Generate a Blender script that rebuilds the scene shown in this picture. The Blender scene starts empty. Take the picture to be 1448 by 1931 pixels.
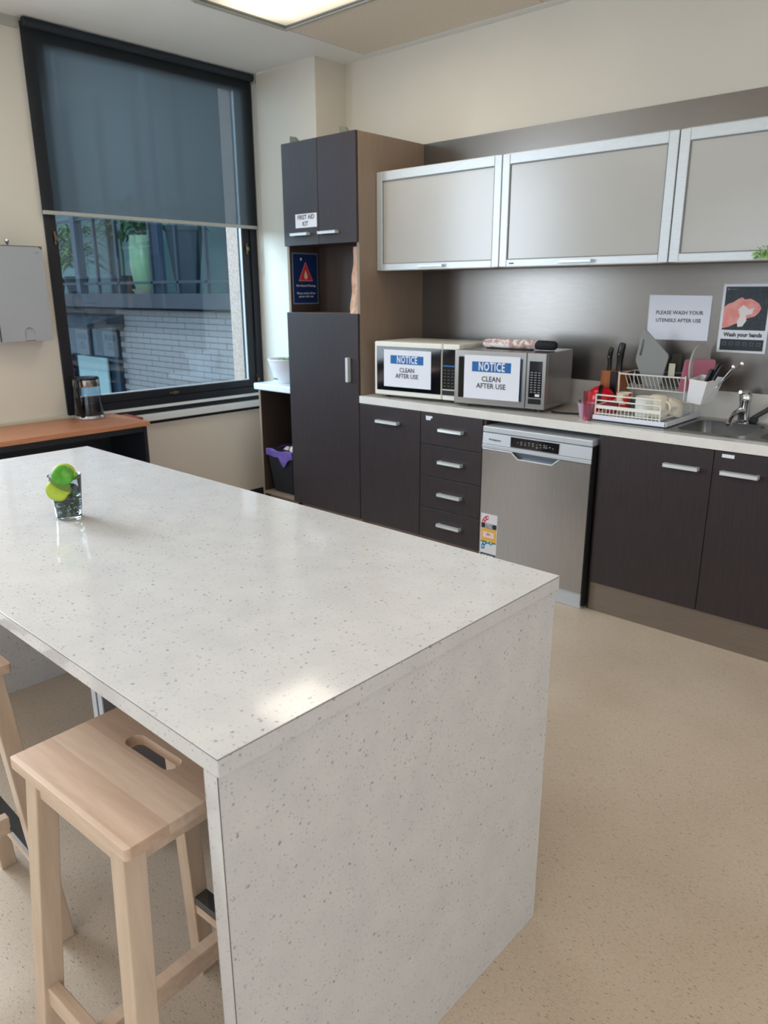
import bpy, bmesh, math, random
from mathutils import Vector, Matrix
random.seed(7)
S = bpy.context.scene
COL = S.collection
PI = math.pi

# ------------------------------------------------------------------ camera
cam_d = bpy.data.cameras.new('camera'); cam = bpy.data.objects.new('camera', cam_d); COL.objects.link(cam)
YAW, PITCH, ROLL = 0.7407, -0.2882, -0.0034
Fv = Vector((-math.sin(YAW)*math.cos(PITCH), math.cos(YAW)*math.cos(PITCH), math.sin(PITCH)))
Rv = Vector((math.cos(YAW), math.sin(YAW), 0)); Uv = Rv.cross(Fv)
R2 = Rv*math.cos(ROLL)+Uv*math.sin(ROLL); U2 = -Rv*math.sin(ROLL)+Uv*math.cos(ROLL)
M = Matrix((R2, U2, -Fv)).transposed().to_4x4(); M.translation = Vector((4.332, -3.702, 1.484))
cam.matrix_world = M
cam_d.sensor_fit = 'HORIZONTAL'; cam_d.sensor_width = 36.0
cam_d.lens = 1403.8/1448*36.0
cam_d.clip_start = 0.05; cam_d.clip_end = 300
cam_d.dof.use_dof = True; cam_d.dof.focus_distance = 1.75; cam_d.dof.aperture_fstop = 9.0
S.camera = cam

# ------------------------------------------------------------------ world, sun, daylight, exposure
S.view_settings.view_transform = 'Standard'; S.view_settings.look = 'None'
S.view_settings.gamma = 1.0; S.view_settings.use_curve_mapping = False
S.view_settings.exposure = -0.07
w = bpy.data.worlds.new('sky'); S.world = w; w.use_nodes = True
bg = w.node_tree.nodes['Background']; bg.inputs[0].default_value = (0.78, 0.89, 1.0, 1); bg.inputs[1].default_value = 1.8
sun_d = bpy.data.lights.new('sun', 'SUN'); sun_d.energy = 1.2; sun_d.angle = 0.02; sun_d.color = (1.0, 0.95, 0.88)
sun = bpy.data.objects.new('sun', sun_d); COL.objects.link(sun)
sun.rotation_euler = Vector((-0.12, -1.0, 1.5)).to_track_quat('Z', 'Y').to_euler()

def area(name, loc, rot, sx, sy, power, color):
    d = bpy.data.lights.new(name, 'AREA'); d.shape = 'RECTANGLE'; d.size = sx; d.size_y = sy; d.energy = power; d.color = color
    o = bpy.data.objects.new(name, d); COL.objects.link(o); o.location = loc; o.rotation_euler = rot
    return o
# daylight through the row of windows in the front wall (behind the camera); added fill light from the right wall
for k, xx in enumerate((1.6, 4.1, 6.6)):
    area('daylight', (xx, -7.12, 1.65), (PI/2, 0, 0), 1.9, 1.5, 15, (0.80, 0.90, 1.0))
area('daylight', (8.12, -3.6, 1.65), (0, PI/2, 0), 1.5, 3.4, 26, (0.82, 0.91, 1.0))  # fill light placed in the added right-wall opening
# daylight through the second window in the left wall, just outside the frame of the photograph
area('daylight', (-0.12, -3.70, 1.80), (0, -PI/2, 0), 1.9, 1.8, 96, (0.74, 0.87, 1.0))

# added fill light outside the window, out of view, to brighten the nook
area('nook_fill', (-1.7, -2.9, 3.0), Vector((-1.9, -2.4, 1.5)).to_track_quat('Z', 'Y').to_euler(), 2.2, 2.0, 420, (0.84, 0.92, 1.0))

# ------------------------------------------------------------------ helpers
def lin(c):
    c = c/255.0
    return c/12.92 if c <= 0.04045 else ((c+0.055)/1.055)**2.4
def rgb(c): return (lin(c[0]), lin(c[1]), lin(c[2]), 1.0)
def mat(name, c, rough=0.5, metal=0.0, spec=0.5, trans=0.0, emit=None, alpha=1.0, coat=0.0, ior=1.45):
    m = bpy.data.materials.new(name); m.use_nodes = True
    b = m.node_tree.nodes['Principled BSDF']
    b.inputs['Base Color'].default_value = rgb(c); b.inputs['Roughness'].default_value = rough
    b.inputs['Metallic'].default_value = metal; b.inputs['Specular IOR Level'].default_value = spec
    b.inputs['Transmission Weight'].default_value = trans; b.inputs['IOR'].default_value = ior
    b.inputs['Alpha'].default_value = alpha; b.inputs['Coat Weight'].default_value = coat
    if emit:
        b.inputs['Emission Color'].default_value = rgb(emit[0]); b.inputs['Emission Strength'].default_value = emit[1]
    return m
def nodes(m): return m.node_tree.nodes, m.node_tree.links, m.node_tree.nodes['Principled BSDF']
def coords(m, scale=(1, 1, 1), rot=(0, 0, 0)):
    n, l, b = nodes(m)
    tc = n.new('ShaderNodeTexCoord'); mp = n.new('ShaderNodeMapping')
    mp.inputs['Scale'].default_value = scale; mp.inputs['Rotation'].default_value = rot
    l.new(tc.outputs['Object'], mp.inputs[0]); return mp.outputs[0]
def mixc(m, fac, a, b_):
    n, l, b = nodes(m); x = n.new('ShaderNodeMix'); x.data_type = 'RGBA'
    for i, v in ((0, fac), (6, a), (7, b_)):
        if isinstance(v, (tuple, float, int)): x.inputs[i].default_value = v
        else: l.new(v, x.inputs[i])
    return x.outputs[2]
def ramp(m, src, p0, p1, c0=(0, 0, 0, 1), c1=(1, 1, 1, 1)):
    n, l, b = nodes(m); r = n.new('ShaderNodeValToRGB'); l.new(src, r.inputs[0])
    r.color_ramp.elements[0].position = p0; r.color_ramp.elements[1].position = p1
    r.color_ramp.elements[0].color = c0; r.color_ramp.elements[1].color = c1
    return r.outputs[0]
def noise(m, vec, scale, detail=3, rough=0.5):
    n, l, b = nodes(m); t = n.new('ShaderNodeTexNoise'); t.inputs['Scale'].default_value = scale
    t.inputs['Detail'].default_value = detail; t.inputs['Roughness'].default_value = rough
    l.new(vec, t.inputs[0]); return t.outputs[0]
def bump(m, h, strength=0.2, dist=0.01):
    n, l, b = nodes(m); x = n.new('ShaderNodeBump'); x.inputs['Strength'].default_value = strength
    x.inputs['Distance'].default_value = dist; l.new(h, x.inputs['Height']); l.new(x.outputs[0], b.inputs['Normal'])
def setc(m, col): m.node_tree.links.new(col, nodes(m)[2].inputs['Base Color'])
def mottled(name, c, c2, scale=4.0, stretch=(1, 1, 1), rough=0.5, b_=0.0, bs=200, **k):
    m = mat(name, c, rough, **k)
    f = noise(m, coords(m, stretch), scale, 4)
    setc(m, mixc(m, ramp(m, f, 0.3, 0.7), rgb(c), rgb(c2)))
    if b_: bump(m, noise(m, coords(m, stretch), bs, 2), b_, 0.002)
    return m
def pane_mat(name, tint, refl=0.5):
    m = bpy.data.materials.new(name); m.use_nodes = True; n = m.node_tree.nodes; l = m.node_tree.links; n.clear()
    o = n.new('ShaderNodeOutputMaterial'); t = n.new('ShaderNodeBsdfTransparent'); g = n.new('ShaderNodeBsdfGlossy')
    mx = n.new('ShaderNodeMixShader'); ge = n.new('ShaderNodeNewGeometry'); dt = n.new('ShaderNodeVectorMath'); dt.operation = 'DOT_PRODUCT'
    l.new(ge.outputs['Incoming'], dt.inputs[0]); l.new(ge.outputs['Normal'], dt.inputs[1])
    ab = n.new('ShaderNodeMath'); ab.operation = 'ABSOLUTE'; l.new(dt.outputs['Value'], ab.inputs[0])
    iv = n.new('ShaderNodeMath'); iv.operation = 'SUBTRACT'; iv.inputs[0].default_value = 1.0; l.new(ab.outputs[0], iv.inputs[1])
    fr = n.new('ShaderNodeMath'); fr.operation = 'POWER'; l.new(iv.outputs[0], fr.inputs[0]); fr.inputs[1].default_value = 5.0
    ml = n.new('ShaderNodeMath'); ml.operation = 'MULTIPLY_ADD'; ml.inputs[1].default_value = min(0.9, refl*.8); ml.inputs[2].default_value = 0.035*refl; ml.use_clamp = True
    t.inputs[0].default_value = rgb(tint); g.inputs['Roughness'].default_value = 0.01
    l.new(fr.outputs[0], ml.inputs[0]); l.new(ml.outputs[0], mx.inputs[0]); l.new(t.outputs[0], mx.inputs[1]); l.new(g.outputs[0], mx.inputs[2]); l.new(mx.outputs[0], o.inputs[0])
    return m

class MB:
    def __init__(s): s.v = []; s.f = []; s.sm = []
    def add(s, vs, fs, mtx=None, smooth=False):
        b = len(s.v)
        for v in vs:
            v = Vector(v)
            s.v.append(mtx @ v if mtx else v)
        for f in fs: s.f.append([b+i for i in f]); s.sm.append(smooth)
        return s
    def box(s, x0, x1, y0, y1, z0, z1, mtx=None):
        return s.add([(x0,y0,z0),(x1,y0,z0),(x1,y1,z0),(x0,y1,z0),(x0,y0,z1),(x1,y0,z1),(x1,y1,z1),(x0,y1,z1)],
                     [(0,3,2,1),(4,5,6,7),(0,1,5,4),(1,2,6,5),(2,3,7,6),(3,0,4,7)], mtx)
    def hexa(s, bot, top):   # two quads of 4 points
        return s.add(list(bot)+list(top), [(0,3,2,1),(4,5,6,7),(0,1,5,4),(1,2,6,5),(2,3,7,6),(3,0,4,7)])
    def frame(s, axis, d0, d1, a0, a1, b0, b1, wl, wr, wb, wt):   # rectangular ring; axis 'x': a=y,b=z ; axis 'y': a=x,b=z
        q = []
        for (p0, p1, r0, r1) in ((a0, a0+wl, b0, b1), (a1-wr, a1, b0, b1), (a0+wl, a1-wr, b0, b0+wb), (a0+wl, a1-wr, b1-wt, b1)):
            if axis == 'x': s.box(d0, d1, p0, p1, r0, r1)
            else: s.box(p0, p1, d0, d1, r0, r1)
        return s
    def lathe(s, prof, c=(0,0,0), seg=32, mtx=None, sq=0.0, cap=True):
        vs = []; fs = []
        for r, z in prof:
            for i in range(seg):
                a = 2*PI*i/seg
                vs.append((c[0]+r*math.cos(a), c[1]+r*math.sin(a), c[2]+z))
        n = len(prof)
        for j in range(n-1):
            for i in range(seg):
                i2 = (i+1) % seg
                fs.append((j*seg+i, j*seg+i2, (j+1)*seg+i2, (j+1)*seg+i))
        if cap:
            fs.append(tuple(reversed(range(seg)))); fs.append(tuple((n-1)*seg+i for i in range(seg)))
        return s.add(vs, fs, mtx, True)
    def cyl(s, p0, p1, r0, r1=None, seg=16):
        p0 = Vector(p0); p1 = Vector(p1); d = p1-p0; r1 = r0 if r1 is None else r1
        m = Matrix.Translation(p0) @ d.to_track_quat('Z', 'Y').to_matrix().to_4x4()
        return s.lathe([(r0, 0), (r1, d.length)], (0,0,0), seg, m)
    def tube(s, pts, r, seg=8, radii=None):
        pts = [Vector(p) for p in pts]; vs = []; fs = []
        up = Vector((0.13, 0.2, 1)).normalized()
        for k, p in enumerate(pts):
            t = (pts[min(k+1, len(pts)-1)]-pts[max(k-1, 0)]).normalized()
            a = t.cross(up)
            if a.length < 1e-3: a = t.cross(Vector((1, 0, 0)))
            a.normalize(); b = t.cross(a); rr = radii[k] if radii else r
            for i in range(seg):
                an = 2*PI*i/seg; vs.append(p+a*rr*math.cos(an)+b*rr*math.sin(an))
        for k in range(len(pts)-1):
            for i in range(seg):
                i2 = (i+1) % seg; fs.append((k*seg+i, k*seg+i2, (k+1)*seg+i2, (k+1)*seg+i))
        fs.append(tuple(reversed(range(seg)))); fs.append(tuple((len(pts)-1)*seg+i for i in range(seg)))
        return s.add(vs, fs, None, True)
    def sphere(s, c, r, seg=20, rings=12, sc=(1,1,1), mtx=None):
        vs = []; fs = []
        for j in range(rings+1):
            ph = PI*j/rings
            for i in range(seg):
                a = 2*PI*i/seg
                vs.append((c[0]+r*sc[0]*math.sin(ph)*math.cos(a), c[1]+r*sc[1]*math.sin(ph)*math.sin(a), c[2]-r*sc[2]*math.cos(ph)))
        for j in range(rings):
            for i in range(seg):
                i2 = (i+1) % seg; fs.append((j*seg+i, j*seg+i2, (j+1)*seg+i2, (j+1)*seg+i))
        return s.add(vs, fs, mtx, True)
    def plate(s, outline, holes, t, mtx=None):   # flat shape in its own XY plane with holes, thickness t, top at z=0
        cu = bpy.data.curves.new('tmp', 'CURVE'); cu.dimensions = '2D'; cu.fill_mode = 'BOTH'; cu.extrude = t/2
        for o in [outline]+list(holes):
            sp = cu.splines.new('POLY'); sp.points.add(len(o)-1)
            for p, q in zip(sp.points, o): p.co = (q[0], q[1], 0, 1)
            sp.use_cyclic_u = True
        ob = bpy.data.objects.new('tmp', cu); COL.objects.link(ob)
        dg = bpy.context.evaluated_depsgraph_get(); dg.update()
        me = bpy.data.meshes.new_from_object(ob.evaluated_get(dg))
        s.add([(v.co.x, v.co.y, v.co.z-t/2) for v in me.vertices], [tuple(p.vertices) for p in me.polygons], mtx)
        bpy.data.objects.remove(ob); bpy.data.curves.remove(cu); bpy.data.meshes.remove(me)
        return s
def rrect(x0, x1, y0, y1, r, n=5):
    o = []
    for cx, cy, a in ((x1-r, y1-r, 0), (x0+r, y1-r, PI/2), (x0+r, y0+r, PI), (x1-r, y0+r, 1.5*PI)):
        for i in range(n+1):
            t = a+PI/2*i/n; o.append((cx+r*math.cos(t), cy+r*math.sin(t)))
    return o
def rpoly(pts, r, n=4):
    o = []; N = len(pts)
    for i in range(N):
        p = Vector(pts[i]); a = (Vector(pts[i-1])-p).normalized(); b = (Vector(pts[(i+1) % N])-p).normalized()
        for k in range(n+1):
            t = k/n; A = p+a*r; B = p+b*r
            o.append(tuple(A*(1-t)**2+p*2*t*(1-t)+B*t*t))
    return o

def link(name, mb, m, parent=None, bev=0.0, seg=2, off=None, smooth=None, loc=None):
    me = bpy.data.meshes.new(name)
    off = Vector(off) if off else Vector((0, 0, 0))
    me.from_pydata([v-off for v in mb.v], [], mb.f); me.update()
    for p, sm in zip(me.polygons, mb.sm): p.use_smooth = sm if smooth is None else smooth
    bm = bmesh.new(); bm.from_mesh(me); bmesh.ops.remove_doubles(bm, verts=bm.verts, dist=1e-5)
    bmesh.ops.recalc_face_normals(bm, faces=bm.faces); bm.to_mesh(me); bm.free()
    me.materials.append(m)
    o = bpy.data.objects.new(name, me); COL.objects.link(o)
    if parent: o.parent = parent
    if bev:
        b = o.modifiers.new('bevel', 'BEVEL'); b.width = bev; b.segments = seg; b.limit_method = 'ANGLE'; b.angle_limit = 0.7
    if any(mb.sm):
        e = o.modifiers.new('split', 'EDGE_SPLIT'); e.split_angle = 0.7
    return o
def tag(o, label, cat, group=None, kind=None):
    if label: o['label'] = label
    if cat: o['category'] = cat
    if group: o['group'] = group
    if kind: o['kind'] = kind
    return o
class Thing:
    """an Empty at the thing's base; parts are given in world coordinates, or in its own if local"""
    def __init__(s, name, label, cat, loc, rotz=0, group=None, local=False, kind=None):
        o = bpy.data.objects.new(name, None); COL.objects.link(o); o.location = loc; o.rotation_euler = (0, 0, rotz)
        o.empty_display_size = 0.05
        if kind: o['kind'] = kind
        else: tag(o, label, cat, group)
        s.o = o; s.off = (0, 0, 0) if local else loc
    def part(s, name, mb, m, bev=0.0, parent=None, label=None, kind=None, seg=2, smooth=None):
        o = link(name, mb, m, parent or s.o, bev, seg, s.off, smooth)
        if label: o['label'] = label
        if kind: o['kind'] = kind
        return o
def single(name, mb, m, label, cat, loc, bev=0.0, group=None, smooth=None):
    o = link(name, mb, m, None, bev, 2, loc, smooth); o.location = loc
    return tag(o, label, cat, group)
def struct(name, mb, m, bev=0.0, label=None):
    o = link(name, mb, m, None, bev); o['kind'] = 'structure'
    if label: o['label'] = label
    return o
def copy_tree(o, parent=None):
    c = o.copy(); COL.objects.link(c)
    if parent: c.parent = parent
    for ch in list(o.children): copy_tree(ch, c)
    return c
def text_mb(txt, size, mtx, bold=0.0, sx=1.0, align='CENTER', t=0.0006, shear=0.0, space=1.0):
    cu = bpy.data.curves.new('tmp', 'FONT'); cu.body = txt; cu.size = size; cu.align_x = align; cu.align_y = 'CENTER'
    cu.offset = bold; cu.extrude = t/2; cu.shear = shear; cu.space_character = space; cu.resolution_u = 2
    ob = bpy.data.objects.new('tmp', cu); COL.objects.link(ob)
    dg = bpy.context.evaluated_depsgraph_get(); dg.update()
    me = bpy.data.meshes.new_from_object(ob.evaluated_get(dg))
    mb = MB().add([(v.co.x*sx, v.co.y, v.co.z) for v in me.vertices], [tuple(p.vertices) for p in me.polygons], mtx)
    bpy.data.objects.remove(ob); bpy.data.curves.remove(cu); bpy.data.meshes.remove(me)
    return mb
def face_y(x, y, z): return Matrix.Translation((x, y, z)) @ Matrix.Rotation(PI/2, 4, 'X')          # text reads from -y
def face_x(x, y, z): return Matrix.Translation((x, y, z)) @ Matrix.Rotation(PI/2, 4, 'Z') @ Matrix.Rotation(PI/2, 4, 'X')  # reads from +x

# ------------------------------------------------------------------ materials
wall_m = mottled('cream_wall_paint', (219, 213, 201), (214, 208, 196), 2.0, rough=0.7, b_=0.05, bs=120)
ceil_m = mottled('ceiling_paint', (236, 238, 236), (231, 233, 230), 1.5, rough=0.8)
tile_m = mottled('ceiling_tile_white', (230, 222, 208), (222, 214, 200), 60, rough=0.9, b_=0.08, bs=300)
panel_m = mottled('beige_panel', (226, 215, 204), (220, 209, 198), 2, rough=0.6)
black_m = mat('black_powder_coat', (27, 29, 37), 0.45)
blackgap_m = mat('black_rubber', (18, 19, 22), 0.7)
white_m = mat('white_sill_paint', (225, 228, 230), 0.4)
alu_m = mottled('satin_aluminium', (205, 210, 213), (196, 202, 206), 30, (1, 1, 8), rough=0.38, metal=0.35)
chrome_m = mat('polished_chrome', (215, 218, 222), 0.08, 1.0)
steel_m = mottled('brushed_steel', (182, 180, 180), (172, 170, 170), 8, (40, 40, 1), rough=0.26, metal=0.9)
steel2_m = mottled('sink_steel', (150, 148, 144), (140, 138, 134), 10, (1, 60, 1), rough=0.28, metal=0.95)
handle_m = mat('satin_nickel_handle', (214, 217, 218), 0.35, 0.4)
taupe_m = mottled('taupe_laminate', (146, 127, 112), (140, 121, 106), 6, (6, 6, 1), rough=0.42)
splash_m = mottled('metallic_taupe_laminate', (130, 125, 120), (123, 118, 114), 20, (1, 1, 20), rough=0.27, metal=0.8)
dark_m = mat('wenge_laminate', (64, 54, 57), 0.38, spec=0.45)
_f = noise(dark_m, coords(dark_m, (60, 60, 2.5)), 3, 5, 0.6)
setc(dark_m, mixc(dark_m, ramp(dark_m, _f, 0.35, 0.65), rgb((49, 42, 44)), rgb((58, 50, 53))))
bump(dark_m, _f, 0.05, 0.001)
inside_m = mottled('dark_cabinet_inside', (66, 54, 48), (58, 47, 42), 6, (10, 10, 1), rough=0.5)
black_plastic = mat('black_plastic', (22, 22, 26), 0.3)
gloss_black = mat('glossy_black_glass', (14, 16, 20), 0.06)
white_plastic = mat('white_plastic', (232, 232, 234), 0.35)
cream_plastic = mat('cream_enamel', (228, 226, 216), 0.32)
paper_m = mat('white_paper', (228, 230, 240), 0.7)
ink_m = mat('black_ink', (40, 42, 48), 0.7)
blue_m = mat('blue_print', (26, 100, 168), 0.6)
navy_m = mat('navy_print', (20, 44, 92), 0.35)
white_ink = mat('white_print', (225, 228, 235), 0.6)
red_ink = mat('red_print', (206, 50, 60), 0.5)
clear_m = mat('clear_glass', (245, 248, 248), 0.02, trans=1.0, ior=1.45)
clearpl_m = pane_mat('clear_thin_plastic', (214, 220, 222), 2.0)

def speckle(name, base, base2, scale, big):
    m = mat(name, base, 0.085, spec=0.6)
    n, l, b = nodes(m); v = coords(m)
    base_c = mixc(m, ramp(m, noise(m, v, 14, 4), 0.3, 0.7), rgb(base), rgb(base2))
    for sc, thr, dens, col, amt in ((scale, big, 0.9, (134, 132, 138), 0.85), (scale*1.9, big*1.15, 0.6, (154, 150, 150), 0.8), (scale*3.1, big*1.4, 0.6, (168, 164, 162), 0.5)):
        vo = n.new('ShaderNodeTexVoronoi'); vo.inputs['Scale'].default_value = sc; vo.inputs['Randomness'].default_value = 1.0
        # wobble the coordinates so the chips are irregular
        nz = n.new('ShaderNodeTexNoise'); nz.inputs['Scale'].default_value = sc*1.6; nz.inputs['Detail'].default_value = 2; l.new(v, nz.inputs[0])
        va = n.new('ShaderNodeVectorMath'); va.operation = 'MULTIPLY_ADD'; l.new(nz.outputs['Color'], va.inputs[0]); va.inputs[1].default_value = (0.6/sc,)*3; l.new(v, va.inputs[2])
        l.new(va.outputs[0], vo.inputs['Vector'])
        d = ramp(m, vo.outputs['Distance'], thr*0.6, thr, (1, 1, 1, 1), (0, 0, 0, 1))
        sep = n.new('ShaderNodeSeparateColor'); l.new(vo.outputs['Color'], sep.inputs[0])
        gt = n.new('ShaderNodeMath'); gt.operation = 'LESS_THAN'; l.new(sep.outputs[0], gt.inputs[0]); gt.inputs[1].default_value = dens
        mu = n.new('ShaderNodeMath'); mu.operation = 'MULTIPLY'; l.new(d, mu.inputs[0]); l.new(gt.outputs[0], mu.inputs[1])
        mv = n.new('ShaderNodeMath'); mv.operation = 'MULTIPLY'; l.new(mu.outputs[0], mv.inputs[0]); l.new(sep.outputs[1], mv.inputs[1])
        ml = n.new('ShaderNodeMath'); ml.operation = 'MULTIPLY'; l.new(mv.outputs[0], ml.inputs[0]); ml.inputs[1].default_value = amt
        base_c = mixc(m, ml.outputs[0], base_c, rgb(col))
    setc(m, base_c)
    return m
stone_m = speckle('speckled_white_laminate', (210, 209, 209), (202, 201, 203), 70, 0.225)
bench_m = speckle('pale_stone_laminate', (230, 227, 222), (222, 219, 214), 110, 0.2)
seam_m = mat('dark_glue_seam', (70, 66, 64), 0.6)

floor_m = mat('beige_vinyl', (190, 172, 146), 0.42, spec=0.4)
_c = coords(floor_m); _b = mixc(floor_m, ramp(floor_m, noise(floor_m, _c, 3, 5), 0.3, 0.7), rgb((204, 188, 170)), rgb((194, 177, 158)))
_cs = coords(floor_m, (48, 300, 1), (0, 0, 0.06)); _n1 = noise(floor_m, _cs, 1.6, 4, 0.7)
_b = mixc(floor_m, ramp(floor_m, _n1, 0.34, 0.40, (0.85, 0.85, 0.85, 1), (0, 0, 0, 1)), _b, rgb((128, 110, 88)))
_cs2 = coords(floor_m, (55, 320, 1), (0, 0, -0.04)); _n2 = noise(floor_m, _cs2, 1.3, 3, 0.6)
_b = mixc(floor_m, ramp(floor_m, _n2, 0.58, 0.68, (0, 0, 0, 1), (0.6, 0.6, 0.6, 1)), _b, rgb((222, 208, 186)))
def chips(m, base_c, sc, thr, dens, col, amt, stretch, rot):
    n, l, b = nodes(m); v = coords(m, stretch, rot); vo = n.new('ShaderNodeTexVoronoi'); vo.inputs['Scale'].default_value = sc
    nz = n.new('ShaderNodeTexNoise'); nz.inputs['Scale'].default_value = sc*1.4; l.new(v, nz.inputs[0])
    va = n.new('ShaderNodeVectorMath'); va.operation = 'MULTIPLY_ADD'; l.new(nz.outputs['Color'], va.inputs[0]); va.inputs[1].default_value = (0.7/sc,)*3; l.new(v, va.inputs[2]); l.new(va.outputs[0], vo.inputs['Vector'])
    d = ramp(m, vo.outputs['Distance'], thr*0.5, thr, (amt, amt, amt, 1), (0, 0, 0, 1)); sep = n.new('ShaderNodeSeparateColor'); l.new(vo.outputs['Color'], sep.inputs[0])
    gt = n.new('ShaderNodeMath'); gt.operation = 'LESS_THAN'; l.new(sep.outputs[0], gt.inputs[0]); gt.inputs[1].default_value = dens
    mu = n.new('ShaderNodeMath'); mu.operation = 'MULTIPLY'; l.new(d, mu.inputs[0]); l.new(gt.outputs[0], mu.inputs[1])
    return mixc(m, mu.outputs[0], base_c, rgb(col))
_b = chips(floor_m, _b, 1.0, 0.20, 0.75, (104, 88, 70), .75, (40, 165, 1), (0, 0, .10))
_b = chips(floor_m, _b, 1.0, 0.26, 0.8, (138, 120, 100), .6, (75, 300, 1), (0, 0, -.08))
_b = chips(floor_m, _b, 1.0, 0.20, 0.3, (226, 214, 194), .5, (60, 220, 1), (0, 0, .02))
setc(floor_m, _b); bump(floor_m, noise(floor_m, _c, 260, 2), 0.12, 0.001)

wood_m = mat('pale_birch', (224, 196, 166), 0.36, spec=0.4)
_w = noise(wood_m, coords(wood_m, (2.5, 26, 26)), 2.2, 5, 0.6)
setc(wood_m, mixc(wood_m, ramp(wood_m, _w, 0.3, 0.7), rgb((222, 198, 176)), rgb((204, 176, 154))))
seat_m = wood_m.copy(); seat_m.name = 'birch_seat_boards'; _nn, _ll, _bb = nodes(seat_m)
_src = _bb.inputs['Base Color'].links[0].from_socket; _tc = _nn.new('ShaderNodeTexCoord'); _sx = _nn.new('ShaderNodeSeparateXYZ'); _ll.new(_tc.outputs['Object'], _sx.inputs[0])
_m1 = _nn.new('ShaderNodeMath'); _m1.operation = 'MULTIPLY_ADD'; _m1.inputs[1].default_value = 1/.064; _m1.inputs[2].default_value = 20.35; _ll.new(_sx.outputs[1], _m1.inputs[0])
_m2 = _nn.new('ShaderNodeMath'); _m2.operation = 'FLOOR'; _ll.new(_m1.outputs[0], _m2.inputs[0]); _wn = _nn.new('ShaderNodeTexWhiteNoise'); _wn.noise_dimensions = '1D'; _ll.new(_m2.outputs[0], _wn.inputs['W'])
_mv = _nn.new('ShaderNodeMix'); _mv.data_type = 'RGBA'; _mv.blend_type = 'MULTIPLY'; _mv.inputs[0].default_value = 1.0; _ll.new(_src, _mv.inputs[6])
_ll.new(ramp(seat_m, _wn.outputs[0], 0.0, 1.0, (0.80, 0.74, 0.72, 1), (1, 1, 1, 1)), _mv.inputs[7]); _ll.new(_mv.outputs[2], _bb.inputs['Base Color'])
woodv_m = mat('pale_birch_upright', (218, 190, 162), 0.4, spec=0.4)
_w = noise(woodv_m, coords(woodv_m, (26, 26, 2.0)), 2.2, 5, 0.6)
setc(woodv_m, mixc(woodv_m, ramp(woodv_m, _w, 0.3, 0.7), rgb((212, 190, 168)), rgb((196, 172, 150))))
beech_m = mat('orange_beech_laminate', (186, 126, 92), 0.4)
_w = noise(beech_m, coords(beech_m, (30, 2.5, 30)), 2, 5, 0.6)
setc(beech_m, mixc(beech_m, ramp(beech_m, _w, 0.3, 0.7), rgb((192, 134, 100)), rgb((174, 114, 82))))
block_m = mottled('knife_block_wood', (190, 122, 74), (168, 100, 58), 4, (20, 20, 2), rough=0.45)

# ------------------------------------------------------------------ the room
CZ = 2.834; XR, YF = 8.0, -7.0
struct('floor', MB().box(-0.25, XR+0.2, YF-0.2, 0.2, -0.08, 0.0), floor_m)
# ceiling: plain bulkhead along the window wall, tiles beyond
cl = struct('ceiling', MB().box(-0.25, XR+0.2, YF-0.2, 0.2, CZ+0.012, CZ+0.2), ceil_m)
o = link('bulkhead', MB().box(0.0, 0.862, YF, 0.0, CZ, CZ+0.012), ceil_m, cl)
o = link('wall_angle', MB().box(0.862, XR, -0.062, 0.0, CZ, CZ+0.012), ceil_m, cl)
tile_mb = MB().box(0.003, 1.215, -0.609, -0.003, 0.0, 0.012)
lights = {(0, 1), (2, 4), (4, 1), (2, 8), (4, 6), (0, 6)}
tile_me = None
for i in range(6):
    for j in range(11):
        if (i, j) in lights: continue
        x0 = 0.865+i*1.218; y0 = -0.062-j*0.612
        if tile_me is None:
            t = link('ceiling_tile', tile_mb, tile_m, cl, 0.003); tile_me = t; t.location = (x0, y0, CZ+0.001)
        else:
            t = tile_me.copy(); COL.objects.link(t); t.parent = cl; t.location = (x0, y0, CZ+0.001+(0.002 if (i+j) % 3 == 0 else 0))
# window wall at x = 0 : opening y -1.73..-0.265, z 0.67..CZ
wl = MB(); wl.box(-0.2, 0, -2.75, -1.73, 0, CZ+0.01); wl.box(-0.2, 0, YF-0.2, -4.65, 0, CZ+0.01); wl.box(-0.2, 0, -4.65, -2.75, 0, 0.79); wl.box(-0.2, 0, -4.65, -2.75, 2.80, CZ+0.01); wl.box(-0.2, 0, -0.262, 0.2, 0, CZ+0.01); wl.box(-0.2, -0.012, -1.73, -0.262, 0, 0.79)
struct('wall_left', wl, wall_m)
struct('wall_back', MB().box(-0.2, XR+0.2, 0.0, 0.2, 0, CZ+0.01), wall_m)
struct('trim_1', MB().box(0.0, 0.634, -0.26, 0.0, 0, CZ), wall_m, label='plastered column in the corner beside the window')
struct('wall_right', MB().box(XR, XR+0.2, YF-0.2, -5.35, 0, CZ+0.01).box(XR, XR+0.2, -1.85, 0.2, 0, CZ+0.01).box(XR, XR+0.2, -5.35, -1.85, 0, 0.88).box(XR, XR+0.2, -5.35, -1.85, 2.42, CZ+0.01), wall_m)
struct('window_6', MB().frame('x', XR+.04, XR+.10, -5.35, -1.85, 0.88, 2.42, .05, .05, .05, .05), black_m, label='added unseen black-framed window in the right wall behind the viewer')  # unseen window added to bring daylight onto the right-facing sides
wf = MB(); wf.box(-0.2, XR+0.2, YF-0.2, YF, 0, 0.88); wf.box(-0.2, XR+0.2, YF-0.2, YF, 2.42, CZ+0.01)
for a, b in ((-0.2, 0.62), (2.58, 3.12), (5.08, 5.62), (7.58, XR+0.2)): wf.box(a, b, YF-0.2, YF, 0.88, 2.42)
struct('wall_front', wf, wall_m)
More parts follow.
